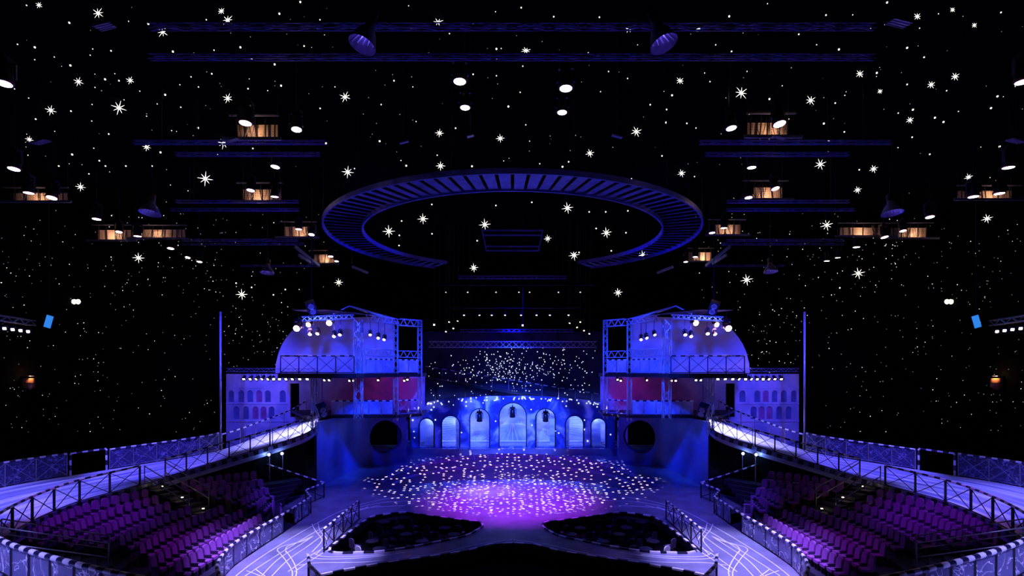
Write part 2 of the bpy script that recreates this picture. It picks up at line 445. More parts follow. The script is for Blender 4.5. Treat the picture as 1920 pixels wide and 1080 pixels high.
# ================================================================== the hall
ROOM = [(-36, -4), (-36, 44), (-22, 61.5), (22, 61.5), (36, 44), (36, -4)]
ZC, ZF = 22.0, -1.05
def wallpanel(name, a, b):
    d = (V(b) - V(a)).normalized(); nrm = V((d.y, -d.x)) * 0.3
    mb = MB()
    q = [V((p.x, p.y, z)) for z in (ZF - 0.2, ZC + 0.2) for p in (V(a), V(b), V(b) - nrm, V(a) - nrm)]
    mb.add(q, [(0, 1, 5, 4), (1, 2, 6, 5), (2, 3, 7, 6), (3, 0, 4, 7), (0, 3, 2, 1), (4, 5, 6, 7)])
    return struct(mb.build(name, 'cloth'))
walls_ = {}
for nm, i in (('wall_left', 0), ('wall_back_left', 1), ('wall_back', 2), ('wall_back_right', 3), ('wall_right', 4), ('wall_front', 5)):
    walls_[nm] = wallpanel(nm, ROOM[i], ROOM[(i + 1) % 6])
for nm, z0, z1 in (('floor', ZF - 0.2, ZF), ('ceiling', ZC, ZC + 0.2)):
    mb = slab(ROOM, [], lambda p, z=z1: V((p[0], p[1], z)), lambda p, z=z0: V((p[0], p[1], z)))
    walls_[nm] = struct(mb.build(nm, 'cloth' if nm == 'ceiling' else 'tier'))

# ------------------------------------------------------------------ stage floor with the two islands and the front pit cut out
isl_px = [(618, 1035), (648, 1005), (690, 974), (712, 967), (759, 962), (806, 968), (872, 977), (897, 980), (905, 987), (891, 997),
          (872, 1006), (821, 1017), (776, 1026), (724, 1034), (684, 1037)]
def smooth_loop(pts, n=4):
    L = len(pts); out = []
    for i in range(L):
        p0, p1, p2, p3 = pts[i - 1], pts[i], pts[(i + 1) % L], pts[(i + 2) % L]
        for k in range(n):
            t = k / n
            out.append(tuple(0.5 * (2 * b + (c - a) * t + (2 * a - 5 * b + 4 * c - d) * t * t + (3 * b - a - 3 * c + d) * t ** 3)
                             for a, b, c, d in zip(p0, p1, p2, p3)))
    return out
isl = [tuple(PZ(u, v, 0).xy) for u, v in isl_px]
island = {-1: smooth_loop(isl), 1: smooth_loop([(-x, y) for x, y in reversed(isl)])}
pit_half = [tuple(PZ(u, v, 0).xy) for u, v in ((917, 1023), (873, 1035), (790, 1048), (723, 1057), (647, 1070))] + \
           [(-8.2, 21.9), (-7.7, 20.9), (-6.6, 19.3), (-5.2, 17.4), (-3.5, 16.4)]
pit = [(0, PZ(961, 1020, 0).y)] + pit_half
pit = pit + [(-x, y) for x, y in reversed(pit_half)]
rim_half = catmull([(-12, 31.5), (-12, 28), (-12.1, 25), (-12.05, 22.8), (-11.5, 20.8), (-10.7, 19.5), (-9, 17.3), (-6, 15.4), (-3, 14.8), (0, 14.6)], 5)
deck_half = [(-17.5, 62 - 0.8), (-17.5, 33.5), (-13.9, 33.2)] + rim_half
deck = deck_half + [(-x, y) for x, y in reversed(deck_half[:-1])]
mb = slab(deck, [island[-1], island[1], pit], lambda p: V((p[0], p[1], 0)), lambda p: V((p[0], p[1], -0.35)))
stage = struct(mb.build('stage_floor', 'deck'), 'glossy blue lit stage floor with painted track lines')
for nm, loop, mt in (('floor_pit', pit, 'black'), ('floor_island', island[-1], 'black'), ('floor_island', island[1], 'black')):
    mb = slab(loop, [], lambda p: V((p[0], p[1], -0.9)), lambda p: V((p[0], p[1], ZF)))
    for i in range(len(loop)):   # dark lining of the cut-out
        a, b = loop[i - 1], loop[i]
        mb.add([V((a[0], a[1], -0.9)), V((b[0], b[1], -0.9)), V((b[0], b[1], -0.01)), V((a[0], a[1], -0.01))], [(0, 1, 2, 3)])
    struct(mb.build(nm, mt))
# dashed kerbs round the cut-outs
def kerb(name, pts, closed, label, group=None, h=0.04):
    pts = [V((p[0], p[1], h)) for p in pts]
    o = MB().tube(pts, 0, closed=closed, flat=(0.06, h)).build(name, 'kerb')
    return tag(o, label, 'kerb', group)
for s in (-1, 1):
    kerb('island_kerb', island[s], True, 'black and white dashed kerb round the leaf shaped seating island', 'island kerbs')
kerb('pit_kerb', pit, True, 'black and white dashed kerb along the curved edge of the dark front pit')
# painted lines on the tracks
trk = [[(436, 1085), (470, 1058), (515, 1028), (575, 992), (640, 958), (700, 940), (760, 930)],
       [(452, 1085), (490, 1060), (545, 1025), (600, 992), (660, 962), (712, 947)],
       [(486, 1085), (520, 1050), (562, 1022), (612, 990), (650, 968), (690, 950)],
       [(505, 1085), (540, 1050), (580, 1022), (607, 1002), (640, 978), (676, 955)],
       [(462, 1070), (492, 1082), (505, 1096)], [(480, 1068), (500, 1082), (530, 1096)],
       [(520, 1032), (535, 1050), (548, 1072), (545, 1090)], [(534, 1030), (548, 1050), (556, 1070), (552, 1090)],
       [(520, 1034), (525, 1026), (560, 1016), (590, 1004)], [(536, 1036), (540, 1024), (575, 1012), (596, 1000)],
       [(585, 982), (590, 993), (600, 1006), (603, 1015), (585, 1035)], [(596, 980), (600, 995), (611, 1008), (613, 1018), (592, 1040)],
       [(575, 1038), (590, 1047), (640, 1048), (700, 1044), (760, 1036)], [(588, 1037), (604, 1043), (650, 1044), (720, 1040)],
       [(560, 1060), (600, 1055), (680, 1054), (760, 1046), (830, 1036), (900, 1020), (960, 1012)],
       [(540, 1072), (585, 1040), (612, 1025)], [(552, 1072), (600, 1040), (618, 1030)],
       [(640, 962), (690, 952), (760, 948)], [(655, 955), (720, 942), (790, 938)]]
for s in (-1, 1):
    for k, px in enumerate(trk):
        pts = catmull([tuple(PZ(u, v, 0).xy) for u, v in px], 8)
        pts = [mir(s, V((x, y, 0.004))) for x, y in pts]
        mb = MB().tube(pts, 0, flat=(0.02, 0.003))
        mb.build('painted_line', 'line', stage)

# ------------------------------------------------------------------ banked far side of the oval
bx, by, bz = 0, 38.6, 0
NB = 60
def bank_pt(q, f):
    a = PI * q
    rx = 7.6 + (10.0 - 7.6) * f; ry = 3.2 + (9.6 - 3.2) * f
    h = 1.0 * (math.sin(a) ** 0.6 if 0 < q < 1 else 0) * f ** 1.3
    return V((bx + rx * math.cos(a), by + ry * math.sin(a), 0.012 + h))
mb = MB(); FS = [0, .15, .3, .45, .6, .75, .9, 1]
for j in range(len(FS) - 1):
    mb.strip([bank_pt(i / NB, FS[j]) for i in range(NB + 1)], [bank_pt(i / NB, FS[j + 1]) for i in range(NB + 1)])
mb.strip([bank_pt(i / NB, 1) for i in range(NB + 1)], [V((bank_pt(i / NB, 1).x, bank_pt(i / NB, 1).y + 0.25, 0)) for i in range(NB + 1)])
bank = tag(mb.build('stage_bank', 'bank', smooth=True), 'dark plum banked curve along the far side of the oval stage', 'stage bank')
for f in (0.48, 0.54, 0.86, 0.93):
    MB().tube([bank_pt(i / NB, f) + V((0, 0, 0.01)) for i in range(2, NB - 1)], 0, flat=(0.03, 0.006)).build('painted_line', 'line', bank)
for i in range(44):
    q = 0.06 + 0.88 * i / 43
    MB().tube([bank_pt(q, 0.80) + V((0, 0, .01)), bank_pt(q, 0.985) + V((0, 0, .01))], 0, flat=(0.02, 0.005)).build('painted_tick', 'line', bank)

# ------------------------------------------------------------------ ramps
RAMP = [(-4, 12.3, -4, 6.0, 2.0), (-10, 14, -13, 8.0, 2.0), (-16.3, 17, -22, 12.5, 2.0), (-19.3, 20, -27, 20, 2.0), (-20.9, 25, -28, 28.5, 2.1),
        (-20.0, 29, -25.3, 33.5, 2.3), (-18.5, 32.2, -21.2, 37.6, 2.75), (-15.9, 34.6, -19.4, 41.3, 3.5), (-14.1, 37, -18.3, 44.2, 4.2), (-14.3, 39.4, -17.7, 46.4, 4.95)]
RS = 14
ramp = catmull(RAMP, RS)
def r_in(t):
    i = min(int(t * RS), len(ramp) - 2); f = t * RS - i
    a, b = ramp[i], ramp[i + 1]; c = [x + (y - x) * f for x, y in zip(a, b)]
    return V((c[0], c[1], c[4]))
def r_out(t):
    i = min(int(t * RS), len(ramp) - 2); f = t * RS - i
    a, b = ramp[i], ramp[i + 1]; c = [x + (y - x) * f for x, y in zip(a, b)]
    return V((c[2], c[3], c[4]))
def span(fn, t0, t1, n=40): return [fn(t0 + (t1 - t0) * k / n) for k in range(n + 1)]
for s in (-1, 1):
    A = [mir(s, V((q[0], q[1], q[4]))) for q in ramp]; B = [mir(s, V((q[2], q[3], q[4]))) for q in ramp]
    mb = MB()
    if s == -1: mb.strip(A, B, 6.0)
    else: mb.strip(B, A, 6.0)
    lo = V((0, 0, 0.5))
    mb.strip([p - lo for p in A], A); mb.strip(B, [p - lo for p in B]); mb.strip([p - lo for p in B], [p - lo for p in A])
    o = mb.build('ramp_floor', 'ramp'); struct(o, 'pale streaked skating ramp curving up behind the seats')
    # black skirt under the inner edge
    mb = MB(); n0, n1 = int(1.2 * RS), int(8 * RS)
    A2 = [mir(s, V((q[0] - 0.15, q[1], q[4] - 0.02))) for q in ramp[n0:n1]]
    mb.strip([V((p.x, p.y, ZF)) for p in A2], A2)
    mb.build('skirt', 'black', o)
    # checked edge blocks
    pts = [mir(s, p + V((0.06, -0.03, -0.08))) for p in resample(span(r_in, 1.0, 8.6, 160), 0.3)]
    MB().tube(pts, 0, flat=(0.06, 0.13)).build('checked_edge', 'kerb_block', o)

# ------------------------------------------------------------------ railings
def railing(name, label, pts, h, step, group, cat='railing', post=0.05, tube_r=0.055, brace=None, pane=None, band='rail_band', dark='steel_dark',
            bottom=True, ends=True, gap=()):
    pts = [V(p) for p in pts]
    root = thing(name, label, cat, tuple(pts[0]), group)
    base = resample(pts, step)
    top = resample(pts, 0.31)
    up = V((0, 0, h))
    MB().tube([p + up for p in top], tube_r, 8).build('top_rail', band, root, True)
    pm = MB().box((0, 0, h / 2), (post, post, h)).mesh('post', dark)
    for p in base: put('post', pm, root, p - root.location)
    if bottom: MB().tube([p + V((0, 0, 0.08)) for p in top], 0.025, 4).build('bottom_rail', dark, root)
    for i in range(len(base) - 1):
        a, b = base[i], base[i + 1]
        if brace == 'X':
            MB().beam(a + V((0, 0, 0.08)), b + up * 0.97, 0.028).build('brace', dark, root)
            MB().beam(b + V((0, 0, 0.08)), a + up * 0.97, 0.028).build('brace', dark, root)
        if pane and i not in gap:
            d = (b - a).normalized(); nn = V((d.y, -d.x, 0)) * 0.012
            a2, b2 = a + d * 0.05, b - d * 0.05
            q = [a2 + V((0, 0, .06)), b2 + V((0, 0, .06)), b2 + up * 0.95, a2 + up * 0.95]
            MB().add([x + nn for x in q] + [x - nn for x in q], [(0, 1, 2, 3), (7, 6, 5, 4), (0, 4, 5, 1), (1, 5, 6, 2), (2, 6, 7, 3), (3, 7, 4, 0)]).build('pane', pane, root)
    return root
for s in (-1, 1):
    R = lambda fn, a, b, n=60: [mir(s, p) for p in span(fn, a, b, n)]
    # inner rail of the ramp: near run with printed panes, far runs with crossed bars
    railing('ramp_railing', 'banded railing with printed clear panes at the near bend of the ramp', R(r_in, 0.3, 2.62), 1.1, 1.25, 'near ramp railings', pane='pane', tube_r=0.085, post=0.07)
    railing('ramp_railing', 'long banded ramp railing with crossed bars above the top row of seats', R(r_in, 2.95, 4.93), 1.1, 1.5, 'long ramp railings', brace='X', post=0.075)
    railing('ramp_railing', 'banded ramp railing with crossed bars between the aisle stairs and the scaffold', R(r_in, 5.32, 7.05), 1.1, 1.15, 'middle ramp railings', brace='X', post=0.06)
    railing('ramp_railing', 'railing with crossed bars on the white lit top of the ramp', R(r_in, 7.1, 8.15), 1.1, 1.0, 'upper ramp railings', brace='X', post=0.035, band='rail_band')
    # outer rail
    railing('ramp_railing', 'outer ramp railing with clear panes beside the gate to the rear aisle', R(r_out, 2.6, 4.62), 1.35, 1.5, 'outer near ramp railings', brace='X', pane='pane_thin', post=0.05, band='rail_band_fine', dark='steel_grey')
    railing('ramp_railing', 'outer ramp railing with clear panes between the gate and the tall pole', R(r_out, 5.0, 6.1), 1.25, 1.4, 'outer middle ramp railings', brace='X', pane='pane_thin', post=0.05, band='rail_band_fine', dark='steel_grey')
    railing('ramp_railing', 'outer ramp handrail climbing in front of the painted arches', R(r_out, 6.15, 8.75), 1.1, 1.5, 'outer upper ramp railings', post=0.04, band='rail_band_fine', dark='steel_grey', bottom=False)
    g = thing('ramp_gate', 'open gate in the outer ramp railing with banded posts and a banded top bar', 'gate', tuple(mir(s, r_out(4.65))), 'ramp gates')
    for t in (4.65, 4.97):
        p = mir(s, r_out(t)); MB().tube([p, p + V((0, 0, .65)), p + V((0, 0, 1.3))], 0.06, 8).build('post', 'rail_band', g, True)
    MB().tube([mir(s, r_out(4.65 + .32 * k / 8)) + V((0, 0, 1.33)) for k in range(9)], 0.055, 8).build('top_bar', 'rail_band_fine', g, True)
    # arena glass rail at the track
    pts = [mir(s, V((x, y, 0))) for x, y in catmull([(-12, 31.4), (-12, 29.3)], 6)]
    railing('track_railing', 'short glazed track railing with a dark end post by the stair landing', pts, 1.0, 1.1, 'short track railings', pane='pane', tube_r=0.06, post=0.06)
    pts = [mir(s, V((x, y, 0))) for x, y in catmull([(-12, 27.9), (-12.1, 25), (-12.05, 22.8), (-11.5, 20.8), (-10.7, 19.5), (-9.4, 17.8)], 8)]
    railing('track_railing', 'curved glazed track railing in front of the lowest row of seats', pts, 1.0, 1.25, 'curved track railings', pane='pane', tube_r=0.07, post=0.05)
    pts = [mir(s, V((-12, 29.2 - 1.25 * k / 4, 1.0))) for k in range(5)]
    o = MB().tube(pts, 0.055, 8).build('gate_bar', 'rail_band', None, True); tag(o, 'banded bar bridging the gate gap in the track railing', 'gate bar', 'track gate bars')
    # island rail, pit rail
    a, b = PZ(616, 1036, 0) + V((-.22, 0, 0)), PZ(683, 974, 0) + V((-.3, 0, 0))
    railing('island_railing', 'straight dark railing with crossed bars on the outer edge of the seating island', [mir(s, a), mir(s, b)], 1.1, 1.55, 'island railings', brace='X', post=0.06)
    railing('pit_railing', 'short glazed railing with a banded tube at the corner of the front pit', [mir(s, V((-8.35, 21.8, 0))), mir(s, V((-7.9, 20.7, 0))), mir(s, V((-6.7, 19.1, 0))), mir(s, V((-5.4, 17.3, 0)))], 0.95, 1.2, 'pit railings', pane='pane', tube_r=0.07)
    # stair rails at the far corner
    p1, p2, p3 = V((-13.0, 33.5, 0)), V((-11.95, 31.6, 0)), V((-12.6, 35.6, 0))
    railing('landing_railing', 'low banded railing crossing the landing at the far end of the track', [mir(s, p2), mir(s, p1)], 1.0, 1.3, 'landing railings', band='rail_band_fine')
    railing('landing_railing', 'low banded railing running back from the landing towards the side wall', [mir(s, p1 + V((0.0, .1, 0))), mir(s, p3)], 1.0, 1.3, 'landing back railings', band='rail_band_fine')
    railing('stair_railing', 'banded handrail climbing from the landing to below the ramp', [mir(s, p3 + V((0, .1, 0))), mir(s, V((-14.4, 35.3, 0.7))), mir(s, V((-16.3, 34.6, 1.55)))], 1.0, 1.4, 'long stair railings', band='rail_band_fine')

# ------------------------------------------------------------------ seating tiers
def inward(t):
    d = (r_in(t + 0.02) - r_in(t - 0.02)); d.z = 0; d.normalize()
    return V((d.y, -d.x, 0)) if V((d.y, -d.x)).dot(V((1, 0.2))) > 0 else V((-d.y, d.x, 0))
NR = 7
OFF = [0.95 + 1.1 * k for k in range(NR)]
ZR = [1.3 - 0.2 * k for k in range(NR)]
RAILT = [(2.0, -12.2, 18.6), (2.6, -12.6, 19.6), (3.1, -12.95, 20.9), (4.9, -13.0, 28.0), (5.5, -13.05, 29.6), (6.7, -14.0, 31.8), (7.7, -14.4, 32.8)]
def rail_pt(t):
    for (a, x0, y0), (b, x1, y1) in zip(RAILT, RAILT[1:]):
        if t <= b or b == RAILT[-1][0]:
            f = (t - a) / (b - a); return V((x0 + (x1 - x0) * f, y0 + (y1 - y0) * f, 0))
def row_pt(t, off, z):
    """rows pass from parallel to the ramp edge (top) to parallel to the track railing (lowest)"""
    f = (off - 0.95) / (1.1 * (NR - 1))
    p = r_in(t) + inward(t) * min(off, 0.95)
    if f > 0: p = p.lerp(rail_pt(t), f)
    return V((p.x, p.y, z))
def ok_row(p): return p.x < -12.5 or p.y < 15
for s in (-1, 1):
    for k in range(NR):
        ts = [2.2 + (7.6 - 2.2) * i / 70 for i in range(71)]
        A = [row_pt(t, OFF[k] - 0.55 if k else 0.12, ZR[k]) for t in ts]; B = [row_pt(t, OFF[k] + 0.55, ZR[k]) for t in ts]
        for L in (A, B):
            for q in L: q.x = min(q.x, -12.08)
        A = [mir(s, q) for q in A]; B = [mir(s, q) for q in B]
        mb = MB(); dz = V((0, 0, -0.34))
        mb.strip(A, B); mb.strip(B, [q + dz for q in B])
        struct(mb.build('floor_tier', 'tier'), 'stepped dark blue tier under the rows of seats')

# theatre seat, local +Y is forward
def rounded_back(w, h, d, n=6):
    pts = [(-w / 2, 0), (w / 2, 0)]; r = w * 0.33
    for cx, a0 in ((w / 2 - r, 0), (-w / 2 + r, PI / 2)):
        for k in range(n + 1):
            a = a0 + (PI / 2) * k / n; pts.append((cx + r * math.cos(a), h - r + r * math.sin(a)))
    return slab(pts, [], lambda p: V((p[0] * (1 - 0.06 * p[1] / h), -d / 2 - 0.16 * p[1], p[1])), lambda p: V((p[0] * (1 - .06 * p[1] / h), d / 2 - 0.16 * p[1], p[1])))
seat_back = rounded_back(0.46, 0.62, 0.1).mesh('backrest', 'seat', False)
mb = MB(); mb.box((0, 0, 0), (0.44, 0.44, 0.11)); mb.box((0, 0.2, -0.02), (0.42, 0.06, 0.11)); seat_cush = mb.mesh('seat', 'seat')
mb = MB(); mb.box((0, 0, 0.17), (0.08, 0.34, 0.34)); mb.box((0, 0.02, 0.01), (0.3, 0.3, 0.02)); mb.box((0, 0, 0.35), (0.34, 0.36, 0.03)); seat_ped = mb.mesh('pedestal', 'seat_side')
mb = MB(); mb.box((0, 0, 0.3), (0.045, 0.34, 0.56)); mb.box((0, 0.02, 0.6), (0.06, 0.4, 0.04)); seat_arm = mb.mesh('arm_panel', 'seat_side')
mb = MB(); mb.box((0, 0, 0), (0.05, 0.045, 0.02)); seat_cap = mb.mesh('armrest_cap', 'arm')
SEAT = [('pedestal', seat_ped, None, I4), ('seat', seat_cush, None, T(0, 0.03, 0.42)), ('backrest', seat_back, None, T(0, -0.2, 0.40)),
        ('arm_panel', seat_arm, None, T(0.265, -0.02, 0)), ('armrest_cap', seat_cap, 3, T(0, 0.18, 0.63))]
ROWN = ['top', 'second', 'third', 'fourth', 'fifth', 'sixth', 'lowest']
nseat = 0; placed = []
for s in (-1, 1):
    for blk, (t0, t1) in enumerate(((3.12, 4.86), (5.5, 6.7))):
        for k in range(NR):
            if blk == 1 and k > 6: continue
            line = span(lambda t: row_pt(t, OFF[k], ZR[k]), t0, t1, 60)
            line = [p for p in line if p.x < -12.55]
            if len(line) < 3: continue
            seats = resample(line, 0.49)
            for j, p in enumerate(seats):
                a = seats[max(j - 1, 0)]; b = seats[min(j + 1, len(seats) - 1)]
                d = (b - a); d.z = 0; d.normalize(); nin = V((d.y, -d.x, 0))
                if nin.x < 0: nin = -nin
                clash = False
                for tc in (5.12, 2.78):      # keep the aisle stairs clear
                    n_ = inward(tc); rel = p - r_in(tc); rel.z = 0
                    if -0.3 < rel.dot(n_) < 4.45 and abs(rel.dot(V((-n_.y, n_.x, 0)))) < 0.98: clash = True
                if clash: continue
                q = mir(s, p); nn = mir(s, nin)
                if any((q - o_).length < 0.62 and abs(q.z - o_.z) > 0.05 or (q - o_).length < 0.42 for o_ in placed): continue
                placed.append(q)
                ang = math.atan2(nn.y, nn.x) - PI / 2
                where = 'between the two stair aisles' if blk == 0 else 'beyond the aisle stairs towards the stage'
                lab = f'purple theatre seat in the {ROWN[k]} row {where}'
                spawn(SEAT, 'theatre_seat', lab, 'theatre seat', T(*q) @ Matrix.Rotation(ang, 4, 'Z') @ Matrix.Diagonal((0.8, 0.85, 0.9, 1)), f'{ROWN[k]} row of theatre seats {where}')
                nseat += 1
print('SEATS', nseat)

# aisle stairs, handrails and step lamps
for s in (-1, 1):
    for tc, lab in ((5.12, 'middle'), (2.78, 'near')):
        nn = inward(tc); tg = V((-nn.y, nn.x, 0))
        st = thing('aisle_stairs', f'dark aisle steps from the ramp down through the seats at the {lab} gate', 'stairs', tuple(mir(s, r_in(tc) + V((0, 0, -1.5)))), f'{lab} aisle stairs')
        p0 = r_in(tc); zt = p0.z
        ns = 8 if lab == 'middle' else 7
        for k in range(ns):
            c = p0 + nn * (0.25 + 0.5 * k) + V((0, 0, -0.16 * (k + 1) - 0.06)); c = mir(s, c); n2 = mir(s, nn)
            MB().box(c, (0.52, 1.1, 0.12), math.atan2(n2.y, n2.x)).build('step', 'tier', st)
        for sd in (-1, 1):
            a = p0 + tg * 0.6 * sd + nn * 0.2 + V((0, 0, 1.0)); b = a + nn * 3.2 + V((0, 0, -1.2))
            h = thing('aisle_handrail', f'thin double tube handrail beside the {lab} aisle steps', 'handrail', tuple(mir(s, V((b.x, b.y, b.z - 0.9)))), f'{lab} aisle handrails')
            for dz in (0, -0.55):
                MB().tube([mir(s, a + V((0, 0, dz))), mir(s, b + V((0, 0, dz)))], 0.028, 6).build('rail', 'steel_grey', h, True)
            MB().tube([mir(s, b), mir(s, b + V((0, 0, -0.98)))], 0.028, 6).build('post', 'steel_grey', h, True)
            MB().tube([mir(s, a), mir(s, a + V((0, 0, -1.0)))], 0.028, 6).build('post', 'steel_grey', h, True)
        if lab == 'middle':
            for k in (1, 4, 7):
                c = mir(s, p0 + nn * (0.2 + 0.5 * k) + V((0, 0, -0.16 * (k + 1) + 0.09)))
                lm = thing('step_lamp', 'small warm step lamp glowing on the middle aisle steps', 'step lamp', tuple(c - V((0, 0, .09))), 'step lamps')
                MB().box(c + V((0, 0, -0.02)), (0.1, 0.1, 0.12)).build('housing', 'body', lm)
                MB().box(c + V((0, 0, 0.055)), (0.08, 0.08, 0.03)).build('lens', 'lamp_white', lm)
                point('step_light', c + V((0, -0.1, 0.22)), 1.6, (1, 0.8, 0.45), 0.03)

# ================================================================== scaffold towers and scenery
def truss(name, label, a, b, size, n, group, mt='alu', cat='truss', r=0.035, up=None, braced=True):
    a, b = V(a), V(b); d = (b - a).normalized()
    up = V(up) if up else (V((0, 0, 1)) if abs(d.z) < 0.9 else V((0, 1, 0)))
    sx = d.cross(up).normalized() * (size / 2); sy = sx.cross(d).normalized() * (size / 2)
    root = thing(name, label, cat, tuple(a if a.z < b.z else b), group)
    cs = [(-1, -1), (1, -1), (1, 1), (-1, 1)]
    for i, j in cs:
        MB().tube([a + sx * i + sy * j, b + sx * i + sy * j], r, 6).build('chord', mt, root, True)
    for f in range(4):
        (i0, j0), (i1, j1) = cs[f], cs[(f + 1) % 4]
        joined = MB()
        for k in range(n):
            p = a.lerp(b, k / n); q = a.lerp(b, (k + 1) / n)
            e0, e1 = (sx * i0 + sy * j0), (sx * i1 + sy * j1)
            if k % 2: e0, e1 = e1, e0
            if braced: MB().beam(p + e0, q + e1, r * 1.1).build('brace', mt, root)
            else: joined.beam(p + e0, q + e1, r * 1.1)
        if not braced: joined.build('lattice', mt, root)
    return root
UD, LD = 8.3, 5.05
for s in (-1, 1):
    m = lambda u, v, Y: mir(s, P(u, v, Y))
    def mz(u, z, Y): return mir(s, V(((u - CX) / F * Y, Y, z)))
    col = lambda u, Y, z0, z1, sz, n, lab, g: truss('truss_column', lab, mz(u, z0, Y), mz(u, z1, Y), sz, n, g)
    col(590, 37.6, 3.95, 8.1, 0.36, 9, 'lattice column at the top of the ramp under the upper gallery', 'ramp columns')
    col(672, 38.4, LD, 12.2, 0.5, 13, 'wide lattice column between the upper gallery railing and the blue parapet', 'gallery columns')
    col(742, 41.6, 4.6, 12.4, 0.3, 16, 'slim lattice column at the outer edge of the corner balcony', 'balcony outer columns')
    col(787, 43.2, 4.6, 12.6, 0.3, 16, 'slim lattice column at the arcade edge of the corner balcony', 'balcony inner columns')
    bm = lambda lab, g, p, q, sz, n: truss('truss_beam', lab, p, q, sz, n, g)
    bm('sloping lattice beam along the top of the tower', 'tower top beams', mz(690, 12.35, 38.6), mz(740, 12.3, 41.4), 0.42, 8)
    bm('short lattice beam across the top of the corner balcony', 'corner top beams', mz(747, 12.3, 41.7), mz(785, 12.3, 43.1), 0.5, 6)
    bm('lattice beam above the blue upper parapet', 'parapet beams', mz(684, 9.85, 38.8), mz(738, 9.85, 41.4), 0.5, 8)
    bm('short lattice beam across the middle of the corner balcony', 'corner middle beams', mz(747, 9.8, 41.7), mz(785, 9.8, 43.1), 0.5, 6)
    bm('dark lamp beam over the upper gallery', 'gallery lamp beams', mz(566, 12.1, 37.2), mz(664, 12.35, 38.2), 0.3, 10)
    # decks
    def deckslab(nm, px, z, th, lab):
        loop = [tuple(mz(u, 0, Y).xy) for u, Y in px]
        o = slab(loop, [], lambda p: V((p[0], p[1], z)), lambda p: V((p[0], p[1], z - th))).build(nm, 'steel_dark')
        struct(o, lab)
    deckslab('floor_gallery', [(521, 36), (668, 36), (684, 38.2), (742, 41.3), (791, 43.3), (800, 46.4), (535, 46.4), (521, 45)], UD, 0.3, 'dark upper gallery deck of the scaffold tower')
    deckslab('floor_balcony', [(606, 41.2), (742, 41.3), (791, 43.0), (800, 46.9), (560, 46.9), (573, 42.6)], LD, 0.22, 'blue lit lower balcony deck')
    deckslab('floor_landing', [(591, 40.4), (606, 41.3), (575, 43.2), (566, 47.0), (545, 47.0), (567, 41.5)], LD - 0.02, 0.2, 'landing at the head of the ramp')
    # rails
    railing('gallery_railing', 'dark railing with crossed bars along the front of the upper gallery', [mz(526, UD, 36.15), mz(664, UD, 36.15)], 1.2, 1.25, 'gallery railings', brace='X', post=0.05, tube_r=0.05)
    railing('gallery_railing', 'banded railing with blue painted parapet boards on the upper corner of the tower', [mz(686, UD, 38.7), mz(738, UD, 41.3)], 1.05, 1.1, 'upper parapets', pane='balus', band='rail_band_fine', brace='X', dark='alu', post=0.04)
    railing('gallery_railing', 'short banded railing with blue boards between the two slim columns upstairs', [mz(747, UD, 41.6), mz(784, UD, 43.0)], 1.05, 0.95, 'upper corner parapets', pane='balus', band='rail_band_fine', brace='X', dark='alu', post=0.04)
    railing('balcony_railing', 'banded railing with pale blue painted boards along the lower balcony', [mz(622, LD, 41.45), mz(738, LD, 41.5)], 1.1, 1.0, 'lower parapets', pane='balus', band='rail_band_fine', brace='X', dark='alu', post=0.04)
    railing('balcony_railing', 'short railing with bright crossed bars in front of the corner balcony', [mz(747, LD, 41.7), mz(784, LD, 43.0)], 1.1, 0.95, 'corner balcony railings', band='rail_band_fine', brace='X', dark='alu', post=0.05)
    # pleated white drape at the end of the gallery rail
    pts = [mz(667 + 12 * k / 24, 0, 38.9) + V((0, 0.05 * (k % 2), 0)) for k in range(25)]
    mb = MB().strip([p + V((0, 0, UD + 0.02)) for p in pts], [p + V((0, 0, UD + 1.1)) for p in pts])
    mb.strip([p + V((0, 0.03, UD + 1.1)) for p in pts], [p + V((0, 0.03, UD + 0.02)) for p in pts])
    tag(mb.build('pleated_drape', 'line'), 'small pale pleated drape at the corner of the upper gallery', 'drape', 'gallery drapes')
    # cyclorama
    out = [(521, 694), (522, 682), (527, 660), (533, 645), (540, 633), (550, 620), (562, 609), (580, 600), (600, 596), (700, 594), (737, 598), (737, 694)]
    cy = lambda x: 45.4 - 0.02 * (abs(x) - 14) ** 2
    o2 = [(mir(s, P(u, v, 45.2)).x, P(u, v, 45.2).z) for u, v in out]
    o2 = [(x, UD + 0.003 if i in (0, len(o2) - 1) else z) for i, (x, z) in enumerate(o2)]
    mb = slab(o2, [], lambda p: V((p[0], cy(p[0]), p[1])), lambda p: V((p[0], cy(p[0]) + 0.12, p[1])),
              [(mir(s, P(u, 650, 45.2)).x, UD + 0.6 + 0.8 * k) for u in range(530, 737, 9) for k in range(5)])
    tag(mb.build('cyclorama', 'cyc'), 'big pale painted cyclorama with a rounded end behind the upper gallery', 'cyclorama', 'cycloramas')
    # canopy roof over the gallery lamps
    a, b = mz(546, 12.75, 37.4), mz(668, 12.7, 38.6)
    mb = MB().strip([a, a.lerp(b, .5) + V((0, 0, .12)), b], [V((a.x * .98, 44.3, 13.1)), V(((a.x + b.x) / 2, 44.4, 13.2)), V((b.x, 44.5, 13.1))])
    mb.strip([V((a.x * .98, 44.3, 13.2)), V(((a.x + b.x) / 2, 44.4, 13.3)), V((b.x, 44.5, 13.2))], [a + V((0, 0, .1)), a.lerp(b, .5) + V((0, 0, .22)), b + V((0, 0, .1))])
    tag(mb.build('canopy_sheet', 'steel_dark'), 'dark sagging canopy sheet stretched over the gallery lamps', 'canopy', 'gallery canopies')
    # peaked frame above the tower
    fr = thing('roof_frame', 'dark peaked roof frame above the lattice tower', 'roof frame', tuple(mz(700, 12.6, 40)), 'roof frames')
    pk = mz(655, 13.35, 40)
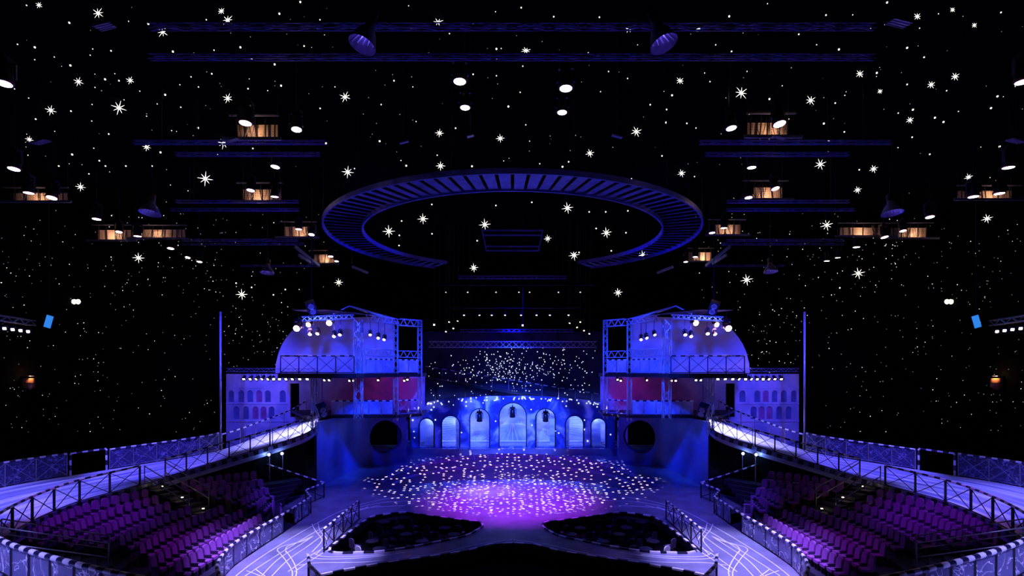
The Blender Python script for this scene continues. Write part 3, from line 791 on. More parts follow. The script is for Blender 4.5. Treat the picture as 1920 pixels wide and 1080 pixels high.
    for u, Y in ((625, 39.5), (690, 38.6), (716, 41), (740, 43)):
        MB().beam(pk, mz(u, 12.7, Y), 0.09).build('rafter', 'alu', fr)
    # scenery wall with painted arches
    YW = 47.4
    wx = lambda u: (u - CX) / F * YW
    wz = lambda v: CAMZ - (v - HY) / F * YW
    holes = []; nich = []
    for i, u in enumerate((433, 452, 469, 486, 502, 530)): holes.append((arch(wx(u - 5.6), wx(u + 5.6), wz(754), wz(732)), i == 3))
    for i, u in enumerate((443, 461, 479, 494, 509)): holes.append((arch(wx(u - 5.6), wx(u + 5.6), wz(786), wz(762)), i in (2, 3)))
    door = [(wx(544), wz(782)), (wx(561), wz(782)), (wx(561), wz(719)), (wx(544), wz(719))]
    outer = [(wx(424), wz(842)), (wx(568), wz(842)), (wx(568), LD - .2), (wx(796), LD - .2), (wx(796), wz(701)), (wx(424), wz(701))]
    sm = lambda L: [(-s * x, z) for x, z in L]
    mb = slab(sm(outer), [sm(h[0]) for h in holes] + [sm(door)], lambda p: V((p[0], YW, p[1])), lambda p: V((p[0], YW + 0.18, p[1])))
    wl = tag(mb.build('scenery_wall', 'scenery'), 'pale blue scenery wall painted as a ruin with two rows of arches', 'scenery wall', 'scenery walls')
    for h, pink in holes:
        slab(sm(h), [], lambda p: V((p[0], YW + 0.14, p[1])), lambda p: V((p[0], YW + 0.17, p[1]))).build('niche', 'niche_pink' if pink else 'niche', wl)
    for v in (757, 727, 790):
        MB().box(((wx(424) + wx(541)) / 2 * -s, YW - 0.03, wz(v)), (abs(wx(541) - wx(424)), 0.06, 0.07)).build('cornice', 'scenery', wl)
    dr = [(x + (0.02 if k in (1, 2) else -0.02) * 0, z) for k, (x, z) in enumerate(door)]
    slab(sm(dr), [], lambda p: V((p[0], YW + 0.6, p[1])), lambda p: V((p[0], YW + 0.66, p[1]))).build('doorway_drape', 'cloth', wl)
    # tall pole
    p = mz(413.5, 2.0, 39.4)
    tag(MB().tube([p, p + V((0, 0, 4)), V((p.x, p.y, 12.85))], 0.075, 10).build('tall_pole', 'alu', None, True), 'slender tall blue lit pole at the edge of the painted wall', 'pole', 'tall poles')
    # curved blue side wall with oval opening
    plan = catmull([(-13.95, 38.0), (-13.9, 41), (-13.8, 44), (-13.25, 46.6), (-12.3, 48.3), (-11.0, 49.3), (-9.9, 49.7)], 12)
    pl = resample([V((x, y, 0)) for x, y in plan], 0.25)
    run = [0]
    for i in range(1, len(pl)): run.append(run[-1] + (pl[i] - pl[i - 1]).length)
    tot = run[-1]
    def at(sv):
        f = min(max(sv / tot, 0), 1) * (len(pl) - 1); i = min(int(f), len(pl) - 2); return pl[i].lerp(pl[i + 1], f - i)
    def fw(off):
        def g(p):
            q = at(p[0]); return mir(s, V((q.x - off, q.y + off, p[1])))
        return g
    so = tot - 2.0
    oval = [(so + 1.6 * math.cos(2 * PI * k / 28), 2.45 + 1.5 * math.sin(2 * PI * k / 28)) for k in range(28)]
    rect = [(tot * k / 30, 0.0) for k in range(31)] + [(tot, LD - .24)] + [(tot * (30 - k) / 30, LD - .24) for k in range(1, 31)]
    ex = [(tot * i / 40 + .03, 0.4 * j + .2) for i in range(40) for j in range(12)]
    mb = slab(rect, [oval], fw(0), fw(0.25), ex)
    struct(mb.build('wall_curved', 'sidewall', smooth=False), 'glossy blue curved wall with a dark oval opening below the balcony')
    # cloud flat beside the oval opening
    c = mz(755, 0, 53.5)
    fl = thing('painted_flat', 'narrow blue flat painted with clouds beside the dark oval opening', 'scenery flat', (c.x, c.y, 0), 'blue cloud flats')
    MB().box((c.x, c.y, 1.75), (1.05, 0.08, 3.5)).build('board', 'arcade', fl); MB().box((c.x, c.y + .25, 0.06), (0.8, 0.5, 0.12)).build('foot', 'black', fl)

# ------------------------------------------------------------------ arcade at the back of the stage
YA = 55.0
struct(MB().box((0, 57.2, 0.29), (24, 6.6, 0.58)).build('floor_platform', 'deck'), 'low platform under the arcade')
ax = lambda u: (u - CX) / F * YA
az = lambda v: CAMZ - (v - HY) / F * YA
ops = [arch(ax(936), ax(987), 0.62, az(755), 14)]
for a, b, t in ((881, 918, 766), (828, 862, 779), (786, 814, 784)):
    ops.append(arch(ax(a), ax(b), 0.62, az(t), 12)); ops.append(arch(-ax(b), -ax(a), 0.62, az(t), 12))
top = [(10.6 * math.cos(PI * k / 40), 4.5 + 1.4 * math.sin(PI * k / 40) ** 1.0) for k in range(41)]
outl = [(-10.6, 0.585), (10.6, 0.585)] + top
mb = slab(outl, ops, lambda p: V((p[0], YA, p[1])), lambda p: V((p[0], YA + 0.45, p[1])))
arc = tag(mb.build('arcade', 'arcade'), 'blue arcade wall with projected clouds put into its colour, seven arched openings under a curved top', 'arcade')
for o in ops:
    ring = [V((x, YA - 0.03, z)) for x, z in o[1:]] + [V((o[0][0], YA - 0.03, o[0][1]))]
    MB().tube(ring, 0, flat=(0.05, 0.05)).build('arch_trim', 'steel_dark', arc)
btop = [(10.2 * math.cos(PI * k / 40), 4.05 + 1.5 * math.sin(PI * k / 40)) for k in range(41)]
bd = tag(slab([(-10.2, 0.59), (10.2, 0.59)] + btop, [], lambda p: V((p[0], 58.85, p[1])), lambda p: V((p[0], 58.95, p[1]))).build('sky_backdrop', 'sky'), 'bright painted sky backdrop behind the arches with converging white lines', 'backdrop')
vp = V((0, 58.83, P(961, 790, 58.8).z))
for k in range(-22, 23):
    if k % 1 == 0:
        e = V((k * 0.62, 58.83, 0.7)) if abs(k) < 15 else V(((15 + (abs(k) - 15) * 0.0) * .62 * (1 if k > 0 else -1), 58.83, 0.7 + (abs(k) - 14) * 0.33))
        MB().beam(vp.lerp(e, 0.1), e, 0.05, 0.02).build('painted_ray', 'line', bd)
MB().box((0, 58.83, 0.74), (20, 0.03, 0.1)).build('painted_horizon', 'line', bd)
for x, wd, nm in ((-8.75, 1.1, 'wide'), (8.75, 1.1, 'wide'), (-5.75, 0.5, 'narrow'), (5.75, 0.5, 'narrow'), (4.2, 0.55, 'narrow'), (2.4, 0.35, 'narrow')):  # narrow boards are added in place of brightly lit arch reveals
    fl = thing('painted_flat', f'{nm} bright flat standing behind an arch, white clouds and lit reveals put into its colour', 'scenery flat', (x, 56.4, 0.58), f'{nm} bright flats behind the arches')
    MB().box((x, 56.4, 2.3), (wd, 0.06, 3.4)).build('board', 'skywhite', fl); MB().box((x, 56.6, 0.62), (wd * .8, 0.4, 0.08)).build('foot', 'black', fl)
for x in (-8.4, -5, 0, 5, 8.4):
    spot('arch_back_fill', (x, 56.0, 5.6 if abs(x) < 6 else 4.4), (x, 58.8, 2.6), 1900 if abs(x) < 6 else 2200, (0.13, 0.2, 1), 120, 0.9)  # hidden lights added to brighten the sky backdrop

# ------------------------------------------------------------------ star cloth and bridge behind the arcade
starcloth = tag(MB().box((0, 61.1, 6.502), (21, 0.1, 13.0)).build('star_cloth', 'bluecloth'), 'navy cloth dotted with tiny lamps behind the sloping bridge', 'backdrop')
spot('star_cloth_wash', (0, 48, 13), (0, 61, 8), 900, (0.02, 0.02, 1), 60, 0.9)
a, b = V((-9.7, 60.0, 7.6)), V((10.7, 60.0, 4.35))
br = thing('sloping_bridge', 'dark bridge sloping across behind the arcade', 'bridge', tuple(b))
MB().beam(a, b, 1.4, 0.25).build('bridge_deck', 'steel_dark', br)
for k in range(6):
    p = a.lerp(b, (k + .3) / 6); MB().beam(V((p.x, p.y, 0.58)), p, 0.16).build('support', 'steel_dark', br)
railing('bridge_railing', 'dashed white top rail on thin posts along the sloping bridge', [a + V((0, -.6, .13)), b + V((0, -.6, .13))], 1.25, 1.9, None, post=0.04, tube_r=0.05, band='kerb', dark='steel_grey')

# ================================================================== lamps
def disc(r, n=18): return MB().lathe([(r, 0), (r * 0.98, -0.012)], n)
# moving head: hangs from z=0 down, head tilts
mh_clamp = MB().box((0, 0, -0.06), (0.1, 0.16, 0.12)).mesh('clamp', 'steel_dark')
mh_base = MB().box((0, 0, -0.2), (0.42, 0.3, 0.16)).mesh('base', 'body')
mb = MB(); mb.box((0.27, 0, -0.5), (0.05, 0.14, 0.5)); mb.box((-0.27, 0, -0.5), (0.05, 0.14, 0.5)); mb.box((0, 0, -0.3), (0.54, 0.14, 0.05)); mh_yoke = mb.mesh('yoke', 'body')
mh_head = MB().lathe([(0.1, 0.3), (0.2, 0.24), (0.215, -0.1), (0.24, -0.3), (0.235, -0.34), (0.21, -0.34)], 18).mesh('head', 'body', True)
mh_lens = {k: disc(0.205).mesh('lens', k) for k in ('lens_cool', 'lens_warm', 'lens_hot')}
mh_ring = MB().lathe([(0.24, 0), (0.26, 0), (0.26, -0.04), (0.24, -0.04)], 18, cap=False).mesh('red_collar', 'red')
def hanger_spec(ztop, ez, scale, to):
    L = (to - ez) / scale
    if L < ztop + 0.02: return []
    return [('hanger', MB().tube([(0, 0, ztop), (0, 0, L)], 0.02 / scale, 4).mesh('hanger', 'steel_dark'), None, I4)]
def moving_head(pos, tilt, yaw, lens, label, group, scale=1.0, name='moving_head_lamp', to=ZC - 0.004):
    """pos = lens centre; a positive tilt turns the lens towards the audience"""
    R = Matrix.Rotation(yaw, 4, 'Z') @ Matrix.Rotation(-tilt, 4, 'X')
    spec = [('clamp', mh_clamp, None, I4), ('base', mh_base, None, I4), ('yoke', mh_yoke, None, Matrix.Rotation(yaw, 4, 'Z')),
            ('head', mh_head, None, T(0, 0, -0.62) @ R), ('lens', mh_lens[lens], 3, T(0, 0, -0.335)), ('collar', mh_ring, 3, T(0, 0, -0.28))]
    c = V((0, 0, -0.62)) + (R @ V((0, 0, -0.34))); o = V(pos) - c * scale
    return spawn(spec + hanger_spec(0, o.z, scale, to), name, label, 'stage lamp', T(*o) @ Matrix.Scale(scale, 4), group)
# par can
pc_can = MB().lathe([(0.07, 0.28), (0.15, 0.2), (0.17, -0.2), (0.165, -0.24), (0.15, -0.24)], 14).mesh('can', 'body', True)
pc_lens = {k: disc(0.15, 14).mesh('lens', k) for k in ('lens_warm', 'lens_hot', 'lens_cool')}
mb = MB(); mb.box((0.2, 0, 0.16), (0.02, 0.05, 0.34)); mb.box((-0.2, 0, 0.16), (0.02, 0.05, 0.34)); mb.box((0, 0, 0.33), (0.42, 0.05, 0.02)); mb.box((0, 0, 0.38), (0.06, 0.06, 0.1)); pc_yoke = mb.mesh('yoke', 'steel_dark')
mb = MB()
for i, a in enumerate((0, PI / 2, PI, 3 * PI / 2)): mb.box((0.2 * math.cos(a), 0.2 * math.sin(a), 0), (0.16, 0.26, 0.008), a)
pc_door = mb.mesh('barn_door', 'steel_dark')
def par_can(pos, tilt, yaw, lens, label, group, scale=1.0, to=ZC - 0.004):
    R = Matrix.Rotation(yaw, 4, 'Z') @ Matrix.Rotation(-tilt, 4, 'X')
    spec = [('yoke', pc_yoke, None, Matrix.Rotation(yaw, 4, 'Z')), ('can', pc_can, None, R), ('lens', pc_lens[lens], 1, T(0, 0, -0.236)), ('barn_door', pc_door, 1, T(0, 0, -0.25))]
    c = R @ V((0, 0, -0.24)); o = V(pos) - c * scale
    return spawn(spec + hanger_spec(0.43, o.z, scale, to), 'par_lamp', label, 'stage lamp', T(*o) @ Matrix.Scale(scale, 4), group)

for s in (-1, 1):
    sx = lambda u: u if s == -1 else 2 * CX - u
    # lamp bar over the painted wall
    a, b = P(sx(425), 694, 40), P(sx(592), 694, 40)
    truss('lamp_bar', 'dark lattice lamp bar running from the tower over the painted arches', a, b, 0.26, 18, 'lamp bars', mt='steel_grey', r=0.025)
    for u in (457, 469, 480, 491, 502, 513, 524, 536, 548, 562, 576):
        par_can(P(sx(u), 711, 40 + random.uniform(-.06, .06)), 0.85 + random.uniform(-.15, .15), random.uniform(-.5, .5), 'lens_warm' if u not in (576,) else 'lens_cool',
                'glowing par lamp hung in the row over the painted arches', 'par lamps on the lamp bar', 0.74, 8.385)
    for k in range(3):
        u = (450, 500, 550)[k]
        spot('bar_lamp', P(sx(u), 706, 40.6), (P(sx(u - 6), 735, 47.4)), 420, (0.2, 0.13, 1.0), 95, 0.9, 0.15)
    # lamps under the upper gallery
    for u, v, Y in ((608, 713, 41), (617, 713, 41), (655, 714, 42), (663, 714, 42), (709, 713, 43.4), (758, 714, 43.6), (764, 712, 44)):
        par_can(P(sx(u), v, Y), 0.9, random.uniform(-.4, .4), 'lens_warm', 'small warm par lamp hung under the upper gallery', 'par lamps under the gallery', 0.62, UD - 0.302)
    # lamps over the gallery
    for i, (u, v, Y, L, sc) in enumerate(((556, 616, 37.9, 'lens_hot', 1.2), (578, 609, 37.9, 'lens_hot', .95), (617, 606, 38.1, 'lens_hot', 1.05), (581, 627, 39.2, 'lens_warm', .7), (595, 626, 39.2, 'lens_warm', .7),
                          (626, 631, 39.0, 'lens_warm', .65), (637, 628, 39.0, 'lens_warm', .65), (694, 628, 38.9, 'lens_warm', .55), (709, 634, 39.7, 'lens_warm', .6), (720, 637, 40.15, 'lens_warm', .6))):
        big = L == 'lens_hot'
        moving_head(P(sx(u), v, Y), 1.1 if big else 0.8, random.uniform(-.3, .3), L,
                    'brilliant white gallery lamp flaring under the canopy' if big else 'small moving lamp hung over the upper gallery', 'flaring gallery lamps' if big else 'small gallery lamps', 0.9 * sc, 'moving_head_lamp', 12.745 + (Y - 37.4) * .0507 + .12 * (1 - abs((u - 546) / 61 - 1)) - .048 + {556: .035, 595: -.012}.get(u, 0) if u < 670 else 12.14)
        if big: point('gallery_glow', P(sx(u), v + 8, Y + 1.2), 55, (0.7, 0.36, 1.0), 0.2)
    # speaker boxes
    for u, v, Y, rx, rz, lab, g in ((604, 769, 37.2, 0.6, 0.5, 'black tilted loudspeaker hung beside the ramp column', 'ramp loudspeakers'), (584, 577, 37, 0.5, 0.3, 'black tilted loudspeaker hanging above the gallery canopy', 'canopy loudspeakers')):
        c = P(sx(u), v, Y); R = Matrix.Rotation(rz * -s, 4, 'Z') @ Matrix.Rotation(0.35 * -s * -1, 4, 'Y') @ Matrix.Rotation(rx, 4, 'X')
        cab = MB().box((0, 0, 0), (0.62, 0.5, 0.95)).mesh('cabinet', 'body'); gr = MB().box((0, -0.255, 0), (0.56, 0.02, 0.88)).mesh('grille', 'steel_dark')
        co = MB().lathe([(0.14, 0), (0.18, 0.012), (0.2, 0)], 14, Matrix.Rotation(PI / 2, 4, 'X')).mesh('cone', 'steel_grey')
        hk = MB().beam((0, 0, 0), R.inverted() @ V((0, 0, (UD - .3 if v > 700 else ZC - .004) - c.z)), 0.03).mesh('bracket', 'steel_dark')
        spawn([('cabinet', cab, None, I4), ('grille', gr, 0, I4), ('cone', co, 0, T(0, -0.27, 0.18)), ('cone', co, 0, T(0, -0.27, -0.22)), ('bracket', hk, None, I4)], 'loudspeaker', lab, 'loudspeaker', T(*c) @ R, g)
    # lamps on stands under the ramp
    for u, v, Y, lab in ((530, 850, 35.3, 'small bright blue white lamp on a stand below the ramp'), (505.5, 852, 34.6, 'small bright lamp clipped under the ramp by the scaffold steps')):
        c = P(sx(u), v, Y); st = thing('stand_lamp', lab, 'stage lamp', (c.x, c.y, 0.0), 'lamps ' + lab.split(' lamp ')[1])
        MB().tube([(c.x, c.y, 0.0), (c.x, c.y, c.z - .1)], 0.03, 6).build('stand', 'steel_grey', st); MB().lathe([(0.25, 0), (0.05, 0.06)], 10, T(c.x, c.y, 0)).build('foot', 'body', st)
        MB().lathe([(0.1, 0.1), (0.12, -0.1)], 12, T(*c) @ Matrix.Rotation(-PI / 2, 4, 'X')).build('can', 'body', st)
        MB().lathe([(0.09, 0), (0.02, 0.03)], 12, T(*(c - V((0, .11, 0)))) @ Matrix.Rotation(PI / 2, 4, 'X')).build('lens', 'lens_cool', st)
        point('stand_glow', c + V((0, -.3, 0)), 14, (0.2, 0.35, 1), 0.05)
# moving heads in the arches
for u, v, lab in ((899, 776, 'black moving lamp hanging in an arch beside the middle arch'), (961, 768, 'black moving lamp hanging in the tall middle arch'), (1023, 776, 'black moving lamp hanging in an arch beside the middle arch')):
    c = P(u, v + 8, 55.9)
    spec = [('clamp', mh_clamp, None, I4), ('base', mh_base, None, I4), ('yoke', mh_yoke, None, I4), ('head', mh_head, None, T(0, 0, -0.62) @ Matrix.Rotation(0.2, 4, 'X'))] + hanger_spec(0, c.z + 0.9, 1.3, 5.36)
    spawn(spec, 'moving_head_lamp', lab, 'stage lamp', T(*(c + V((0, 0, 0.9)))) @ Matrix.Scale(1.3, 4), 'lamps in the arches' if u != 961 else None)

pb = thing('lamp_bar', 'dark pipe frame behind the arcade carrying the arch lamps', 'lamp bar', (-5, 55.9, 0.58))
MB().tube([(-4.95, 55.9, 5.4), (4.95, 55.9, 5.4)], 0.04, 6).build('pipe', 'steel_dark', pb)
for x in (-4.95, 4.95): MB().tube([(x, 55.9, 0.58), (x, 55.9, 5.44)], 0.04, 6).build('post', 'steel_dark', pb)

# ================================================================== ceiling rig
ZT = 19.0
def yz(v, z=ZT): return (z - CAMZ) * F / (HY - v)
def blue_beam(v, u0, u1, n, lab, grp, z=ZT):
    Y = yz(v, z); a = V(((u0 - CX) / F * Y, Y, z + .2)); b = V(((u1 - CX) / F * Y, Y, z + .2))
    truss('ceiling_truss', lab, a, b, 0.34, n, grp, mt='alu', r=0.05, braced=False)
def hang(x, y, z, parent):
    MB().tube([(x, y, z), (x, y, ZC)], 0.02, 4).build('hanger', 'steel_dark', parent)
for i, (v, u0, u1, n) in enumerate(((62, 280, 1640, 40), (118, 280, 1640, 40), (275, 250, 610, 24), (275, 1312, 1672, 24), (297, 330, 600, 18), (297, 1322, 1592, 18), (384, 330, 560, 16), (384, 1362, 1592, 16),
                                  (399, 320, 560, 16), (399, 1362, 1602, 16), (455, 340, 560, 18), (455, 1362, 1582, 18), (462, 340, 570, 18), (462, 1352, 1582, 18), (502, 290, 600, 22), (502, 1322, 1632, 22))):
    Y = yz(v); a = V(((u0 - CX) / F * Y, Y, ZT + .2)); b = V(((u1 - CX) / F * Y, Y, ZT + .2))
    lab = {62: 'long dim blue ceiling truss crossing the hall above the bell lamps', 118: 'long dim blue ceiling truss crossing the hall below the bell lamps'}.get(v, f'blue lit ceiling truss beside the ring, {["first","second","third","fourth","fifth","sixth","seventh"][(275,297,384,399,455,462,502).index(v) if v > 200 else 0]} row towards the stage')
    t = truss('ceiling_truss', lab, a, b, 0.15, n, 'ceiling trusses: ' + lab[:60], mt='slat', r=0.022, braced=False)
    for f in (0.15, 0.85): p = a.lerp(b, f); hang(p.x, p.y, p.z + .1, t)

# the big ring
RC, RZ, RI, RO = V((0, 38, 0)), 17.9, 10.3, 12.75
ring = thing('ceiling_ring', 'huge round ceiling ring of blue lit radial slats hung over the stage', 'ceiling ring', (0, 38, RZ))
def rp(a, r, z=RZ): return V((r * math.sin(a), RC.y - r * math.cos(a), z))
for r, nm in ((RI, 'inner_rim'), (RO, 'outer_rim')):
    MB().tube([rp(math.radians(-146 + 292 * k / 90), r, RZ + .05) for k in range(91)], 0, flat=(0.05, 0.14)).build(nm, 'slat', ring)
NS = 100
for k in range(NS):
    a = 2 * PI * (k + .5) / NS
    if abs(((a / (2 * PI) + 0.5) % 1) * 360 - 180) > 146: continue      # open gap at the far side
    w0, w1 = RI * 2 * PI / NS * 0.38, RO * 2 * PI / NS * 0.38
    d = V((math.sin(a), -math.cos(a), 0)); t = V((math.cos(a), math.sin(a), 0))
    sn = math.sin(a); e0, e1 = V((0, 0, .16 * max(-sn, 0))), V((0, 0, .16 * max(sn, 0)))
    q = [rp(a, RI + .06) - t * w0 + e0, rp(a, RO - .06) - t * w1 + e0, rp(a, RO - .06) + t * w1 + e1, rp(a, RI + .06) + t * w0 + e1]
    MB().add(q + [x + V((0, 0, .04)) for x in q], [(0, 1, 2, 3), (7, 6, 5, 4), (0, 4, 5, 1), (1, 5, 6, 2), (2, 6, 7, 3), (3, 7, 4, 0)]).build('slat', 'slat', ring)
for k in range(12):
    a = math.radians(-146 + 292 * k / 11); p = rp(a, RO); MB().tube([p, V((p.x, p.y, ZC))], 0.025, 4).build('hanger', 'steel_dark', ring)
# braces beside the ring
for s in (-1, 1):
    sx = lambda u: u if s == -1 else 2 * CX - u
    for (u0, v0, u1, v1, Y0, Y1) in ((553, 462, 598, 498, 45, 48), (560, 478, 586, 494, 46, 48), (660, 500, 690, 512, 50, 51)):
        pa, pb_ = P(sx(u0), v0, Y0 + .8), P(sx(u1), v1, Y1 + .8)
        o = thing('ring_brace', 'short sloping blue brace hung beside the ceiling ring', 'brace', tuple(pb_), 'ring braces')
        MB().beam(pa, pb_, 0.16, 0.22).build('bar', 'alu', o); MB().tube([pa, V((pa.x, pa.y, ZC - .004))], 0.015, 4).build('hanger', 'steel_dark', o)
# technical bridge inside the ring
tb = thing('ceiling_frame', 'dim rectangular frame hanging inside the ceiling ring', 'ceiling frame', tuple(P(961, 470, 46)))
for (u0, v0, u1, v1) in ((904, 432, 912, 470), (1018, 432, 1010, 470), (904, 432, 1018, 432), (912, 470, 1010, 470), (906, 441, 1016, 441), (910, 462, 1012, 462)):
    MB().beam(P(u0, v0, 46 if v0 < 440 else 46.4), P(u1, v1, 46 if v1 < 440 else 46.4), 0.12).build('bar', 'slat', tb)
for u in (904, 1018): p = P(u, 432, 46); MB().tube([p, V((p.x, p.y, ZC))], 0.02, 4).build('hanger', 'steel_dark', tb)

# lit catwalk bays
bays = [(478, 244, 84, 22), (488, 364, 78, 17), (70, 368, 110, 13), (214, 439, 74, 14), (302, 437, 90, 12), (560, 433, 64, 14), (345, 487, 66, 11), (608, 484, 46, 12)]
for i, (u, v, wpx, hpx) in enumerate(bays):
    for s in (-1, 1):
        uu = u if s == -1 else 2 * CX - u
        if s == 1: v = v - 4
        Y = yz(v + hpx, ZT); wd = wpx / F * Y * 0.92; hh = hpx / F * Y * 1.3
        c = P(uu, v, Y)
        bay = thing('catwalk_bay', f'warm lit perforated board and pipes of the ceiling catwalk, bay {["over the front seats","by the ring near side","at the far outer wall","above the outer ramp","behind the outer trusses","beside the ring","near the tall pole","under the ring edge"][i]}', 'catwalk bay', tuple(c), f'catwalk bays {["over the front seats","by the ring near side","at the far outer wall","above the outer ramp","behind the outer trusses","beside the ring","near the tall pole","under the ring edge"][i]}')
        bd_ = MB().box(c + V((0, 0.25, 0)), (wd, 0.04, hh)).build('board', 'perf', bay)
        MB().beam(c + V((-wd * .7, -.3, -hh * .75)), c + V((wd * .7, -.3, -hh * .75)), 0.09, 0.14).build('lower_pipe', 'steel_grey', bay)
        MB().beam(c + V((-wd * .6, -.1, hh * .9)), c + V((wd * .6, -.1, hh * .9)), 0.07).build('upper_pipe', 'steel_grey', bay)
        for k in range(5):
            x = -wd * .45 + wd * .9 * k / 4
            MB().beam(c + V((x, .12, -hh * .7)), c + V((x + random.uniform(-.1, .1), .12, hh * .85)), 0.05).build('strut', 'steel_dark', bay)
        for k in range(3):
            x0 = random.uniform(-.4, .2) * wd
            MB().tube([c + V((x0 + .5 * q, -.05, hh * (.5 - 1.3 * math.sin(PI * q)) + .1)) for q in (0, .2, .4, .6, .8, 1)], 0.018, 4).build('cable', 'steel_dark', bay)
        for x in (-.5, .5): MB().tube([c + V((x * wd, .25, 0)), V((c.x + x * wd, c.y + .25, ZC))], 0.02, 4).build('hanger', 'steel_dark', bay)
        point('work_light', c + V((random.uniform(-.12, .12) * wd, -0.25, -hh * .25)), 20.0 * (Y / 25), (1, 0.62, 0.4), 0.06)
# moving heads on the rig: (u, v, scale)
heads = [(460, 231, 1.15, 1), (556, 243, 1.0, 1), (8, 157, 1.1, 0), (26, 317, 1.2, 0), (516, 313, 1.0, 1), (470, 357, 1.0, 1), (515, 369, 1.0, 1), (54, 362, 1.2, 0), (97, 371, 1.25, 0), (181, 411, 1.2, 0),
         (223, 435, 1.0, 0), (258, 443, 1.2, 0), (560, 430, 1.0, 1), (584, 440, 1.0, 1), (320, 466, 1.2, 0), (352, 483, 1.0, 0), (374, 491, 1.1, 0), (620, 481, 1.0, 1), (631, 490, .9, 1)]
for s in (-1, 1):
    for u, v, sc, nr in heads:
        uu = u if s == -1 else 2 * CX - u + random.uniform(-6, 6)
        vv = v + (random.uniform(-4, 2) if s == 1 else 0)
        p = P(uu, vv, yz(vv, ZT - 0.3))
        o = moving_head(p, 0.12 + random.uniform(-.2, .2), random.uniform(-.6, .6), 'lens_cool', 'glowing violet white moving lamp on the catwalk ' + ('beside the ring' if nr else 'towards the outer wall'), 'moving lamps ' + ('beside the ring' if nr else 'at the outer catwalks'), sc)
for u, v, sc in ((862, 153, 1.05), (872, 202, .9), (1061, 166, 1.1), (1054, 211, .9)):
    p = P(u, v, yz(v, ZT - .3))
    moving_head(p, 0.05, 0.1 if u < 961 else -0.1, 'lens_cool', 'glowing moving lamp with a red collar hung in front of the ceiling ring' if sc > 1 else 'smaller glowing moving lamp with a tilted flap hung in front of the ceiling ring', 'large middle lamps' if sc > 1 else 'small middle lamps', sc)
# bell lamps
for u, v, sc, tl in ((679, 85, 1.0, .3), (1245, 83, 1.0, -.3), (281, 400, 1.35, .05), (1673, 400, 1.35, -.05), (501, 512, 1.25, 0), (1445, 510, 1.25, 0)):
    c = P(u, v, yz(v, 17.4 if v < 100 else 17.6 if v < 450 else 16.2)); r = (0.38 if v < 100 else 0.42) * sc
    M4 = T(*c) @ Matrix.Rotation(tl, 4, 'Y') @ Matrix.Rotation(-0.16, 4, 'X')
    root = thing('bell_lamp', 'large bell shaped reflector hanging from the ' + ('long front trusses' if v < 100 else 'outer ceiling trusses' if v < 450 else 'last ceiling truss before the tower'), 'bell lamp', tuple(c), 'bell lamps on the ' + ('front trusses' if v < 100 else 'outer trusses' if v < 450 else 'last truss'))
    MB().lathe([(r, 0), (r * .97, .06), (r * .7, .35), (r * .35, .6), (r * .3, .75), (.02, .76)], 20, M4, cap=False).build('reflector', 'bell', root, True)
    MB().lathe([(r * .32, .74), (r * .32, 1.1), (r * .2, 1.15)], 14, M4).build('housing', 'body', root)
    MB().tube([M4 @ V((0, 0, 1.1)), V((c.x, c.y, ZC - .004))], 0.02, 4).build('cable', 'steel_dark', root)
    mb = MB()
    for k in range(5): mb.beam(M4 @ V((-r * .8 + r * .4 * k, 0, .02)), M4 @ V((-r * .5 + r * .25 * k, .1, .45)), 0.03)
    mb.build('vane', 'alu', root)
    point('bell_fill', M4 @ V((0, 0, 0.45)), 3.0 if v < 100 else 5, (0.2, 0.13, 1), 0.05)  # light added to brighten the inside of the bell
# flat blue grid panels
for u, v, wpx, sk in ((195, 48, 30, 1), (1687, 42, 34, -1), (75, 266, 26, 1), (1905, 264, 24, -1), (757, 266, 16, 1), (1157, 255, 20, -1), (882, 255, 13, 1), (435, 262, 20, 1), (1462, 257, 22, -1)):
    Y = yz(v, ZT - 1.2); c = P(u, v, Y); wd = wpx / F * Y
    g = thing('grid_panel', 'small tilted blue lit grille panel ' + ('near the long front trusses' if v < 60 else 'by the catwalk boards' if u in (435, 1462) else 'hanging by the outer wall' if u in (75, 1905) else 'hanging in front of the ring'), 'grille panel', tuple(c), 'grille panels ' + ('near the front trusses' if v < 60 else 'by the catwalk boards' if u in (435, 1462) else 'by the outer wall' if u in (75, 1905) else 'in front of the ring'))
    Rm = Matrix.Rotation(-0.25 * sk, 3, 'Y') @ Matrix.Rotation(0.25, 3, 'X')
    MB().box(c, (wd, wd * .8, 0.04), mtx=Rm).build('panel', 'bell', g)
    for k in range(4):
        MB().beam(c + Rm @ V((-wd / 2, wd * (.8 * k / 3 - .4), -.03)), c + Rm @ V((wd / 2, wd * (.8 * k / 3 - .4), -.03)), 0.02).build('slat', 'steel_grey', g)
    MB().tube([c, V((c.x, c.y, ZC - .004))], 0.015, 4).build('cable', 'steel_dark', g)

# ------------------------------------------------------------------ front of house truss over the stage with rows of lamps
t_ = truss('lamp_truss', 'wide blue lit box truss hung across the stage in front of the star cloth', P(804, 646, 50), P(1118, 646, 50), 0.55, 26, None, r=0.04, mt='alu')
for u in (824, 1098): p = P(u, 646, 50); MB().tube([p, V((p.x, p.y, ZC - .004))], 0.02, 4).build('hanger', 'steel_dark', t_)
t_ = truss('lamp_truss', 'thin dim truss hung above the wide box truss', P(862, 620, 51), P(1075, 620, 51), 0.25, 22, None, r=0.03, mt='slat')
for u in (882, 1055): p = P(u, 620, 51); MB().tube([p, V((p.x, p.y, ZC - .004))], 0.02, 4).build('hanger', 'steel_dark', t_)
t_ = truss('lamp_truss', 'thin curved lamp rail at the open side of the ring', P(860, 520, 49.5), P(1062, 520, 49.5), 0.25, 20, None, r=0.03, mt='slat')
for u in (880, 1042): p = P(u, 520, 49.5); MB().tube([p, V((p.x, p.y, ZC - .004))], 0.02, 4).build('hanger', 'steel_dark', t_)
